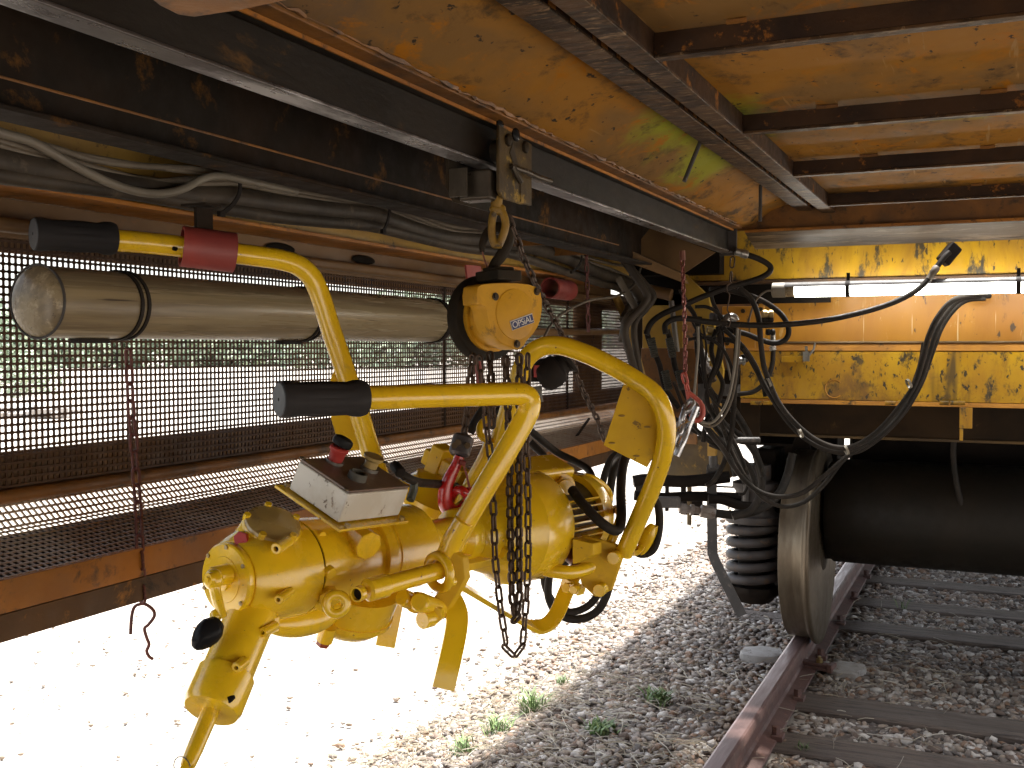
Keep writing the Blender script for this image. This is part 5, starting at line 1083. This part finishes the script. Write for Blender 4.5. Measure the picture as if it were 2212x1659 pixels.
# ================================================================== LAMPS
L1 = thing('tubular_lamp', 'long unlit tubular lamp with yellowed cover beside the panel', 'tube lamp', PX(480, 745, -1.40))
lc0 = PX(20, 665, -1.40); y0 = 1.236; y1 = 2.60; zl = 1.394
b = B(); r_ = .0585; b.lathe((-1.40, y0, zl), (0, 1, 0), [(0, .0), (.0015, .022), (.0045, .038), (.009, .049), (.014, .0555), (.019, .0582), (.023, .0585), (y1-y0-.012, .0585), (y1-y0-.004, .054), (y1-y0, .048)], 48); part(L1, 'cover_tube', b, 'cover', angle=60)
b = B(); b.tube([(-1.40+.0592*math.cos(a), y0+.016, zl+.0592*math.sin(a)) for a in np.linspace(0, 6.283, 41)[:-1]], .0022, 6, closed=True); part(L1, 'rim', b, 'grey')
for yy in (y0+.185, y0+.201, 1.96, 1.975, y1-.03):
    b = B(); n = 40; w = .0035 if yy < 2.5 else .011
    b.lathe((-1.40, yy, zl), (0, 1, 0), [(-w, .0588), (-w, .0618), (w, .0618), (w, .0588)], 40, closed=True); part(L1, 'clamp_ring', b, 'strap', 'black clamp ring')
b = B(); b.lathe((-1.40, y1, zl), (0, 1, 0), [(0, .052), (.02, .052), (.03, .045), (.035, .0)], 32); part(L1, 'end_cap', b, 'cablepale')
for yy in (y0+.13, 1.93): b = B(); b.obox((-1.405, yy, zl-.0625), ((1, 0, 0), (0, 1, 0), (0, 0, 1)), (.010, .035, .004)); part(L1, 'clamp_screw', b, 'strap', bevel=.001)
b = B(); b.box(-1.47, -1.45, y0+.1, y1-.1, zl+.042, zl+.06); part(L1, 'mount_rail', b, 'dark')

L2 = thing('tubular_lamp', 'lit fluorescent tube lamp on the end wall under the beam', 'tube lamp', PY(1950, 645, 4.22))
a = PY(1668, 627, 4.22); zz = a.z
b = B(); b.lathe((a.x, 4.22, zz), (1, 0, 0), [(0, .022), (.003, .029), (.05, .029), (.052, .0275)], 28); part(L2, 'end_cap', b, 'cablepale')
b = B(); b.lathe((a.x+.052, 4.22, zz-.001), (1, 0, 0), [(0, .0255), (.035, .0255)], 28); part(L2, 'tube_holder', b, 'cover')
b = B(); b.lathe((a.x+.088, 4.22, zz-.002), (1, 0, 0), [(0, .0268), (1.25, .0268)], 28); part(L2, 'light_tube', b, 'lit', 'glowing white fluorescent tube')
b = B(); n = 14
prf = [(.0285*math.cos(t), .0285*math.sin(t)) for t in np.linspace(.95, math.pi-.35, n)]
pol = [(a.x+.05, 4.22+x, zz+z+.001) for x, z in prf]+[(a.x+.05, 4.22+x*.92, zz+z*.92+.001) for x, z in prf[::-1]]
b.prism(pol, (1.3, 0, 0)); part(L2, 'upper_housing', b, 'grey')
for x in (PY(1832, 625, 4.22).x, PY(2200, 625, 4.22).x):
    b = B(); b.lathe((x-.008, 4.22, zz), (1, 0, 0), [(0, .029), (0, .032), (.016, .032), (.016, .029)], 24, closed=True); b.box(x-.006, x+.006, 4.215, 4.225, zz+.03, zz+.06); part(L2, 'lamp_clamp', b, 'strap')

# ================================================================== CABLE LOOM along the sill (left)
def loomline(pts, X, r, m, name, label, k=6):
    b = B(); b.tube(crv([PX(x, y, X) for x, y in pts], k), r, 12); return solo(name, label, 'cable', b, m, group='cables tied along the left sill')
loomline([(-60, 335), (0, 350), (120, 372), (250, 398), (400, 420), (500, 428), (600, 440), (700, 452), (800, 462), (880, 490), (960, 512), (1060, 520), (1150, 535), (1230, 560), (1300, 592), (1345, 605), (1372, 625), (1385, 660), (1350, 690)], -1.335, .0225, 'trunk', 'trunk_hose', 'thickest flattened grey trunk hose in the loom')
loomline([(-60, 365), (0, 378), (150, 398), (300, 418), (420, 440), (500, 452), (600, 468), (700, 478), (800, 488), (900, 512), (1000, 535), (1100, 548), (1200, 580), (1290, 610), (1340, 625), (1362, 650), (1345, 690)], -1.33, .014, 'trunk', 'lower_hose', 'lower dark hose along the bottom of the loom')
tops = [([(-60, 272), (0, 292), (110, 318), (200, 345), (300, 358), (420, 365), (505, 382), (620, 402), (740, 420), (835, 440), (900, 462), (980, 490), (1060, 496), (1150, 512), (1240, 548), (1320, 570), (1362, 575)], .0058, 'upper grey cable hugging the yellow sill'),
        ([(-60, 285), (0, 305), (110, 335), (230, 370), (330, 392), (420, 386), (505, 388), (620, 410), (740, 430), (835, 447), (900, 470), (980, 499), (1060, 505), (1150, 522), (1240, 556), (1320, 582), (1360, 600)], .0062, 'second cable of the loom'),
        ([(-60, 295), (0, 315), (120, 350), (250, 388), (380, 400), (505, 396), (620, 418), (740, 438), (835, 454), (900, 478), (980, 507), (1060, 512), (1150, 530), (1240, 563), (1320, 590), (1365, 610)], .0058, 'third cable of the loom, just above the trunk hose'),
        ([(-60, 278), (0, 298), (120, 324), (260, 350), (420, 372), (505, 376), (640, 398), (835, 434), (920, 460), (1010, 475), (1090, 478), (1180, 512), (1260, 545), (1350, 560)], .0048, 'thin top cable bowing up past the trolley')]
for pts, r_, lb in tops: loomline(pts, -1.325, r_, 'cable', 'cable', lb)
loomline([(-60, 255), (0, 286), (60, 303), (105, 326), (165, 360), (230, 392), (290, 412), (345, 418), (395, 408), (440, 385), (480, 380), (540, 392), (640, 414)], -1.30, .0075, 'cablepale', 'sagging_cable', 'pale cable sagging below the loom at the upper left')
loomline([(1385, 575), (1370, 615), (1330, 640), (1270, 650), (1200, 690), (1160, 760)], -1.25, .0045, 'cable', 'drooping_wire', 'thin wire drooping from the loom end to the second red sleeve')
for k, (pts, X) in enumerate([([(488, 350), (508, 362), (518, 390), (516, 420), (500, 445), (478, 462)], -1.302), ([(838, 425), (842, 455), (835, 485), (828, 500)], -1.302), ([(1240, 520), (1256, 548), (1252, 572), (1235, 588)], -1.295), ([(1350, 555), (1372, 580), (1370, 612), (1352, 630)], -1.29)]):
    b = B(); b.sweep(crv([PX(x, y, X) for x, y in pts], 4), .004, .0015, (0, 1, 0)); b.obox(PX(*pts[-1], X+.004), ((1, 0, 0), (0, 1, 0), (0, 0, 1)), (.004, .007, .005))
    solo('cable_tie', ['black cable tie round the loom at the upper left', 'black cable tie round the loom left of the trolley', 'black cable tie round the loom right of the hoist chain', 'black cable tie at the far bend of the loom'][k], 'cable tie', b, 'strap', group='cable ties round the loom')
# the loom turning down the post in corrugated pieces
for k, (pts, r_) in enumerate([([(1345, 560), (1375, 600), (1398, 640), (1385, 665), (1362, 690), (1350, 720), (1368, 790), (1385, 860)], .014), ([(1360, 575), (1392, 612), (1412, 640), (1395, 668), (1370, 705), (1380, 790), (1398, 880)], .012), ([(1335, 600), (1358, 640), (1372, 668), (1352, 690), (1342, 740)], .013)]):
    b = B(); b.tube(crv([P(x, y, 3.9+.03*k) for x, y in pts], 6), r_, 12); solo('loom_tail', ['left strand of the loom folding down the post', 'right strand of the loom folding down the post', 'short strand of the loom folding down the post'][k], 'cable', b, 'trunk' if k < 2 else 'cable', group='cables tied along the left sill')

# ================================================================== HOSES at the end of the wagon
Q = lambda u, v, d: P(1335.8+.3521*u, 486.8+.3521*v, d)
NH = [0]
def hose(label, pts, px, d, m='hose', name='hose', d1=None, fit=None, k=7):
    n = len(pts); P3 = [Q(u, v, d+((d1 or d)-d)*i/(n-1)) for i, (u, v) in enumerate(pts)]
    b = B(); r_ = wpx(px*.3521, d); b.tube(crv(P3, k), r_, 12)
    c = sum(P3, Vector())/n; c.z = min(p.z for p in P3)
    t = thing(name, label, 'hose', c, 'hoses and cables hanging at the wagon end')
    part(t, 'hose_tube', b, m, angle=80)
    for (i, j, m2, rr) in (fit or []):
        a_, b_ = Vector(P3[i]), Vector(P3[j]); bb_ = B(); L = (b_-a_).length
        bb_.lathe(a_, b_-a_, [(0, r_*rr*.8), (.002, r_*rr), (L*.45, r_*rr), (L*.5, r_*rr*1.15), (L*.95, r_*rr*1.15), (L, r_*rr)], 14); part(t, 'hose_fitting', bb_, m2)
    return t
hose('black hose with zinc end looping from the runway end to the left', [(715, 160), (795, 182), (870, 210), (930, 250), (925, 288), (870, 322), (780, 352), (640, 392), (500, 445), (380, 498), (270, 545), (200, 600), (170, 670)], 36, 3.85, fit=[(0, 1, 'zinc', 1.25)])
hose('longest black hose crossing in front of the end wall to the beam', [(290, 665), (288, 610), (340, 575), (420, 572), (520, 588), (640, 602), (800, 612), (950, 612), (1100, 602), (1250, 585), (1400, 556), (1560, 516), (1700, 468), (1820, 405), (1900, 335), (1955, 255), (1995, 200), (2030, 165)], 36, 3.8, d1=3.92, fit=[(-4, -3, 'cable', 1.15)])
hose('pair hose sagging lowest across the wheel, upper strand', [(740, 380), (815, 455), (858, 560), (872, 700), (890, 850), (925, 960), (985, 1090), (1080, 1210), (1200, 1310), (1330, 1362), (1450, 1352), (1590, 1265), (1720, 1120), (1815, 980), (1865, 830), (1900, 690), (1955, 570), (2040, 470), (2150, 425), (2260, 415)], 34, 3.9)
hose('pair hose sagging across the wheel, lower strand', [(650, 640), (760, 740), (835, 850), (885, 960), (960, 1090), (1050, 1215), (1170, 1325), (1320, 1388), (1450, 1375), (1600, 1290), (1740, 1150), (1850, 960), (1905, 800), (1950, 650), (2020, 530), (2100, 455), (2220, 435)], 30, 3.93)
hose('lower looped hose passing in front of the wheel rim', [(480, 1150), (560, 1270), (640, 1370), (700, 1470), (780, 1570), (880, 1640), (1000, 1665), (1130, 1640), (1260, 1540), (1400, 1420), (1560, 1290), (1700, 1160), (1790, 1020), (1850, 860), (1875, 720)], 30, 3.95)
hose('lowest looped hose tied under the wheel loop', [(560, 1000), (640, 1240), (700, 1400), (790, 1560), (900, 1680), (1020, 1725), (1150, 1690), (1270, 1580), (1380, 1440), (1480, 1370)], 28, 3.98)
hose('black hose ring with sunlit top in front of the wall', [(560, 395), (640, 392), (720, 408), (830, 440), (930, 490), (1010, 560), (1045, 640), (1025, 700), (960, 722), (880, 705), (780, 665), (660, 638)], 34, 4.0)
hose('short hose arc beside the yellow panel', [(948, 650), (950, 760), (940, 870), (900, 960), (830, 1020), (730, 1035)], 30, 4.2, fit=[(0, 1, 'zinc', 1.1)])
hose('dark hose curving out from the valve plate', [(650, 700), (720, 715), (790, 790), (850, 890), (890, 980), (905, 1050)], 34, 4.02)
hose('straight hanging hose down to the guard bar', [(640, 600), (720, 640), (722, 800), (712, 980), (706, 1150), (690, 1300), (650, 1450), (590, 1560), (540, 1600)], 32, 3.97)
hose('thin grey hose loop hanging left of the bundle', [(730, 630), (722, 780), (700, 950), (668, 1080), (610, 1180), (550, 1215), (490, 1180), (465, 1080), (478, 900), (490, 750), (488, 620)], 18, 3.9, m='cablepale')
hose('second thin grey hose loop beside the red hook', [(745, 640), (735, 800), (715, 980), (680, 1110), (620, 1205), (555, 1235), (480, 1195), (455, 1090)], 16, 3.92, m='cable')
hose('thin wire from the lit lamp down to the hoses', [(945, 400), (905, 405), (860, 440), (825, 500), (795, 600)], 13, 3.95, m='cable', name='lamp_wire')
hose('dark hose arch at the hose knot', [(470, 500), (540, 500), (600, 530), (640, 575), (655, 640)], 22, 3.9)
hose('black hose hanging behind the red chain', [(380, 390), (420, 480), (470, 560), (500, 700), (520, 850), (540, 1000)], 30, 4.0)
hose('black hose running down beside the column', [(170, 640), (200, 740), (250, 850), (290, 1000), (370, 1120)], 34, 4.2)
hose('second black hose beside the column', [(300, 640), (330, 760), (350, 880), (400, 1010), (470, 1150)], 34, 4.2)
hose('knotted black hose in the middle of the bundle', [(610, 620), (625, 720), (600, 850), (560, 960), (545, 1080), (600, 1190), (690, 1300), (750, 1420), (790, 1530)], 30, 4.0)
hose('thick black hose bending under the bundle', [(480, 1160), (560, 1260), (640, 1340), (700, 1390)], 34, 4.05)
hose('heavy hose bend in front of the bogie frame', [(620, 1180), (720, 1310), (800, 1330), (860, 1325)], 34, 4.1)
hose('hose dropping along the bogie to the spring', [(700, 1120), (790, 1270), (850, 1430), (880, 1600), (820, 1740), (700, 1790)], 46, 4.25)
hose('bowed hose above the coil spring', [(560, 1340), (700, 1400), (800, 1480), (850, 1620), (870, 1680)], 34, 4.3)
hose('narrow hose ending above the spring cap', [(740, 1480), (770, 1560), (790, 1600), (770, 1645), (740, 1650)], 18, 4.3)
hose('pale tube between bundle and panel', [(560, 400), (600, 560), (650, 760), (690, 950)], 14, 4.1, m='cablepale')
hose('thin dark cable inside the bundle', [(520, 610), (540, 760), (530, 900), (560, 1040), (640, 1130)], 14, 3.95)
hose('third strand of the hose pair, outermost at the right rise', [(900, 940), (975, 1110), (1090, 1250), (1230, 1350), (1360, 1400), (1480, 1385), (1620, 1290), (1760, 1140), (1860, 970), (1925, 790), (1985, 630), (2060, 520), (2140, 462), (2250, 450)], 26, 3.97)
hose('black hose curling from the knot down to the headstock', [(600, 640), (570, 760), (600, 880), (640, 980), (600, 1110), (540, 1200), (520, 1330)], 30, 4.06)
hose('wide black hose loop behind the pale cables', [(500, 560), (480, 700), (500, 860), (560, 1000), (640, 1080), (700, 1040), (730, 900), (720, 760)], 30, 4.12)
hose('oily hose sloping behind the stub pipe', [(560, 1100), (650, 1220), (760, 1300), (850, 1420), (890, 1540)], 40, 4.2)
hose('second oily hose sloping behind the stub pipe', [(480, 1060), (560, 1190), (660, 1320), (740, 1450), (780, 1580)], 36, 4.16)
hose('black hose crossing low over the bogie headstock', [(330, 1180), (450, 1250), (580, 1320), (680, 1420), (720, 1540)], 34, 4.2)
hose('thin black hose draped over the valve cluster', [(430, 700), (520, 690), (600, 720), (660, 790), (700, 900), (690, 1010)], 20, 3.96)
hose('thin black cable drooping left of the valve plate', [(440, 560), (480, 640), (560, 690), (620, 640), (660, 560)], 14, 3.94)
hose('dark hose hanging over the wheel towards the drum', [(2060, 1290), (2055, 1420), (2070, 1560), (2100, 1700), (2120, 1800)], 34, 4.5)
hose('twisted dark hose by the white gap', [(560, 380), (580, 470), (620, 560), (640, 700), (620, 850), (560, 960)], 24, 4.03)
hose('drooping cable under the red hook', [(340, 960), (430, 1180), (560, 1330), (720, 1420)], 22, 4.1)
# horizontal stub pipe and brake hose with couplings
t = thing('stub_pipe', 'grey horizontal stub pipe poking right above the spring', 'pipe', PY(1610, 955, 4.3)); b = B(); b.rcyl(Q(600, 1320, 4.1), Q(870, 1318, 4.1), .0125, .004, 16); part(t, 'pipe_tube', b, 'grey')
t = thing('brake_hose', 'brake hose with large zinc couplings left of the guard bar', 'hose', P(1560, 1120, 4.3))
b = B(); b.tube(crv([P(1540, 1108, 4.3), P(1590, 1112, 4.3), P(1640, 1100, 4.3), P(1680, 1070, 4.33), P(1700, 1030, 4.38), P(1712, 980, 4.4)], 6), .0175, 14); part(t, 'hose_tube', b, 'hose', angle=80)
b = B(); a_, c_ = P(1512, 1103, 4.3), P(1545, 1109, 4.3); b.lathe(a_, c_-a_, [(0, .018), (.004, .026), (.05, .026), (.062, .02)], 8); part(t, 'coupling', b, 'zincdirty'); b = B(); a_, c_ = P(1466, 1098, 4.3), P(1512, 1103, 4.3)
b.lathe(a_, c_-a_, [(0, .013), (.002, .02), (.03, .022), (.032, .016), (.045, .016), (.047, .023), (.06, .023), (.063, .016), (.085, .015)], 8); part(t, 'coupling', b, 'zincdirty')
b = B(); b.obox(P(1445, 1085, 4.3), (Rv, Uv, Fv), (.045, .022, .02)); part(t, 'valve_block', b, 'grey', bevel=.006)
for k, (pts, px, d, lb) in enumerate([([(1575, 1030), (1480, 1040), (1400, 1036), (1368, 1040)], 26, 4.45, 'thick brake pipe low under the bogie frame, upper'), ([(1600, 1075), (1500, 1072), (1420, 1075), (1370, 1070)], 22, 4.5, 'brake pipe low under the bogie frame, middle'), ([(1660, 1095), (1600, 1092), (1560, 1080), (1530, 1078)], 20, 4.45, 'brake pipe bend beside the spring cap')]):
    t = thing('brake_pipe', lb, 'pipe', P(*pts[1], d), 'brake pipes under the bogie frame'); b = B(); b.tube(crv([P(x, y, d) for x, y in pts], 5), wpx(px, d), 12); part(t, 'pipe_tube', b, 'bogie', angle=80)
# valve cluster and couplings near the plate
t = thing('valve_cluster', 'cluster of brass and zinc pipe fittings behind the hose knot', 'valve', Q(600, 900, 4.15))
for (u0, v0, u1, v1, r_, m_) in [(540, 640, 640, 660, .016, 'brassnut'), (540, 700, 650, 705, .018, 'zincdirty'), (500, 710, 520, 790, .010, 'zinc'), (525, 780, 545, 840, .014, 'zinc'), (520, 840, 560, 900, .018, 'zincdirty'), (560, 560, 610, 560, .016, 'grey'), (735, 830, 780, 835, .016, 'zinc'), (775, 790, 775, 840, .014, 'hose'), (620, 560, 640, 590, .02, 'zinc'), (880, 545, 950, 545, .017, 'brassnut'), (880, 580, 950, 580, .013, 'hose'), (905, 655, 960, 655, .013, 'hose'), (945, 740, 950, 770, .014, 'zinc'), (560, 900, 590, 960, .012, 'chain'), (470, 660, 500, 720, .012, 'grey')]:
    a_, c_ = Q(u0, v0, 4.1), Q(u1, v1, 4.1); L = (c_-a_).length; b = B(); b.lathe(a_, c_-a_, [(0, r_*.7), (.003, r_), (L*.4, r_), (L*.42, r_*.75), (L*.6, r_*.75), (L*.62, r_), (L-.003, r_), (L, r_*.7)], 10); part(t, 'pipe_fitting', b, m_)
b = B(); b.tube(crv([Q(640, 615, 3.9), Q(655, 590, 3.9), Q(680, 565, 3.9), Q(705, 568, 3.9), Q(718, 590, 3.9)], 4), .0165, 12); part(t, 'pipe_elbow', b, 'zinc', 'sunlit zinc elbow')
# four ribbed hose tails on the lower column
for k, (u, v) in enumerate(((285, 890), (370, 890), (200, 690), (310, 690))):
    t = thing('hose_end', ['ribbed hose end low on the column, left', 'ribbed hose end low on the column, right', 'ribbed hose end high on the column, left', 'ribbed hose end high on the column, right'][k], 'hose end', Q(u+15, v+80, 4.15), 'ribbed hose ends on the column'); b = B(); a_, c_ = Q(u, v, 4.15), Q(u+25, v+120, 4.15); L = (c_-a_).length; pf = []
    for i in range(9): pf += [(L*i/9, .013), (L*(i+.5)/9, .0165)]
    b.lathe(a_, c_-a_, pf+[(L, .012)], 14); part(t, 'ribbed_sleeve', b, 'greyteal')
# cables behind the tool (from the loom to the motor)
def cable(label, pts, r_, m='hose', name='cable', group='loose cables around the tool'):
    b = B(); P3 = [P(*p) for p in pts]; b.tube(crv(P3, 6), r_, 12); c = sum(P3, Vector())/len(P3); c.z = min(p.z for p in P3)
    return solo(name, label, 'cable', b, m, group=group, loc=c)
cable('black cable rising from behind the motor to the grating', [(1145, 930, 2.4), (1200, 975, 2.45), (1245, 998, 2.45), (1275, 1020, 2.4), (1280, 1060, 2.3), (1278, 1110, 2.25)], .0085)
cable('second black cable behind the motor', [(1145, 955, 2.4), (1175, 985, 2.4), (1190, 1010, 2.4)], .0085)
cable('cable loop hanging through the hoop to the motor', [(1356, 975, 2.12), (1340, 985, 2.15), (1328, 1005, 2.2), (1318, 1060, 2.2), (1312, 1130, 2.2), (1320, 1200, 2.2), (1315, 1270, 2.2), (1290, 1320, 2.2), (1245, 1338, 2.2), (1205, 1325, 2.2), (1185, 1290, 2.2), (1186, 1245, 2.2)], .0085)
cable('second loop of cable below the rear bracket', [(1310, 1120, 2.3), (1318, 1190, 2.3), (1305, 1255, 2.3), (1275, 1305, 2.3), (1230, 1322, 2.3), (1195, 1300, 2.3), (1176, 1260, 2.3), (1178, 1220, 2.3)], .008)
cable('cable ring hanging from the small hook', [(1360, 1180, 2.05), (1385, 1197, 2.05), (1412, 1185, 2.05), (1424, 1140, 2.05), (1422, 1095, 2.05), (1408, 1070, 2.05)], .008)
cable('pair of straight cables dropping behind the hoop', [(1345, 975, 2.3), (1322, 990, 2.3), (1305, 1030, 2.3), (1296, 1090, 2.3)], .008)
cable('short dark cable crossing behind the near handle', [(1140, 905, 2.3), (1120, 890, 2.3), (1095, 880, 2.3), (1070, 890, 2.3)], .008)
cable('dark cable leaning to the hook block', [(1048, 880, 2.0), (1030, 905, 2.0), (1015, 935, 2.0)], .0085)
# black plug hanging between hoist and hoop
t = thing('plug_coupling', 'black rubber plug with a red switch behind the hoop', 'electrical plug', P(1180, 830, 2.3))
b = B(); ax = (P(1222, 775, 2.3)-P(1150, 830, 2.3)).normalized(); b.lathe(P(1165, 825, 2.3), ax, [(0, .02), (.01, .032), (.035, .036), (.055, .030), (.057, .024), (.07, .022), (.072, .030), (.082, .031)], 20); b.obox(P(1165, 800, 2.32), (Rv, Uv, Fv), (.035, .025, .03)); part(t, 'plug_body', b, 'strap', bevel=.004)
b = B(); b.obox(P(1165, 802, 2.285), (Rv, Uv, Fv), (.012, .013, .004)); part(t, 'red_switch', b, 'toolred', bevel=.001)
b = B(); b.tube([P(1155, 835, 2.3), P(1160, 870, 2.3)], .014, 12); part(t, 'cable_neck', b, 'greyteal')
# upside red wire bracket pieces behind chains
b = B(); b.tube([P(1032, 770, 2.5), P(1040, 850, 2.5)], .010, 8); solo('red_pipe', 'red pipe piece hanging behind the load chains', 'pipe', b, 'red')
# black connector and boot at the right beam
t = thing('beam_connector', 'black cable boot fixed to the yellow end beam', 'connector', P(2052, 560, 3.95)); b = B(); ba = (P(2066, 530, 3.95)-P(2034, 568, 3.93)).normalized(); b.obox(P(2050, 549, 3.94), (ba, ba.cross(Fv).normalized(), Fv), (.044, .024, .022)); part(t, 'boot', b, 'bogie', bevel=.006)
t = thing('cable_outlet', 'black cable outlet below the lamp where two hoses enter', 'connector', P(2110, 640, 4.1)); b = B(); b.rcyl(P(2085, 642, 4.1), P(2140, 638, 4.1), .012, .003, 10); part(t, 'outlet_body', b, 'strap')
# tie bands on the sagging pair
for k, (u, v) in enumerate(((925, 960), (1120, 1270), (1400, 1375), (1785, 968))):
    c = Q(u, v, 3.9); b = B(); b.lathe(c-Rv*.006-Uv*.004, Rv*.9+Uv*.4, [(0, .017), (0, .019), (.009, .019), (.009, .017)], 14, closed=True)
    solo('hose_band', ['pale band on the hose pair below the valve plate', 'pale band on the hose pair at its left sag', 'pale band at the lowest point of the hose pair', 'pale band on the hose pair at its right rise'][k], 'hose band', b, 'cablepale', group='bands round the hose pair')
# orange string
b = B(); b.tube([P(1452, 935, 3.4), P(1475, 915, 3.4), P(1490, 910, 3.4)], .0012, 4); solo('yellow_string', 'thin yellow string behind the hoop edge', 'string', b, 'sillyellow')

# ================================================================== BACKGROUND beyond the side panel
def tree(x, y, h, w, label, seed, name='tree', cat='tree', low=.12, n=900, grp='trees along the far side of the yard'):
    r = random.Random(seed); z0 = gz(x)
    t = thing(name, label, cat, (x, y, z0), grp)
    b = B(); top = Vector((x, y, z0+h*.75)); b.tube([Vector((x, y, z0)), Vector((x+.1, y, z0+h*.35)), top], [h*.028, h*.02, h*.006], 8)
    for k in range(7):
        a = r.uniform(0, 6.28); s_ = Vector((x+.05, y, z0+h*r.uniform(.2, .55))); b.tube([s_, s_+Vector((math.cos(a)*w*.25, math.sin(a)*w*.25, h*.15)), s_+Vector((math.cos(a)*w*.42, math.sin(a)*w*.42, h*.22))], [h*.010, h*.007, h*.003], 5, caps=False)
    part(t, 'trunk', b, 'bark')
    b = B(); cl = [(r.uniform(-.36, .36)*w, r.uniform(-.36, .36)*w, h*r.uniform(low+.1, .85), r.uniform(.14, .28)*w) for _ in range(14)]
    for i in range(n):
        cx, cy, cz, cr = cl[i % len(cl)]; d_ = Vector((r.gauss(0, 1), r.gauss(0, 1), r.gauss(0, 1))).normalized()*cr*r.uniform(.5, 1.1); p = Vector((x+cx, y+cy, z0+cz))+d_*1.0
        s_ = w*.020*r.uniform(.6, 1.3); u = Vector((r.gauss(0, 1), r.gauss(0, 1), r.gauss(0, 1))).normalized(); v = u.orthogonal().normalized()
        b.add([p-u*s_, p+v*s_*.7, p+u*s_, p-v*s_*.7], [(0, 1, 2, 3)])
    part(t, 'crown', b, 'tree'); return t
labs = ['leftmost bushy tree behind the lamp, seen through the panel', 'second bushy tree from the left beyond the perforated panel', 'broad tree under the lamp beyond the perforated panel', 'rounded tree beyond the middle of the panel', 'paler tree behind the far handle tube', 'tree beyond the panel right of the far handle', 'low tree beyond the panel left of the hoist', 'tree beyond the panel behind the hoist chains', 'tree seen through the mesh just left of the plug', 'tree seen through the bright gap right of the hoist']
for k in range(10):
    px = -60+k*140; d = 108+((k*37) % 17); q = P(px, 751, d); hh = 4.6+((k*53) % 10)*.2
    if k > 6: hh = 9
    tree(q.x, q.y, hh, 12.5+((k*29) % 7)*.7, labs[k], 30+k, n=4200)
q = P(30, 770, 44); tree(q.x, q.y, 1.4, 4.0, 'dark low shrub on the yard at the far left', 91, 'shrub', 'shrub', n=1500, grp=None)
q = P(60, 770, 30); b = B(); rr_ = random.Random(4)
for i in range(40):
    c = q+Vector((rr_.uniform(-1.4, 1.4), rr_.uniform(-.5, .5), 0)); c.z = gz(c.x)+rr_.uniform(0, .25); b.ell(c, ((1, 0, 0), (0, 1, 0), (0, 0, 1)), (rr_.uniform(.1, .3), rr_.uniform(.1, .25), rr_.uniform(.08, .2)), 7, 5)
solo('rubble_heap', 'grey rubble heap on the yard seen through the left of the panel', 'rubble', b, 'concrete', kind='stuff')
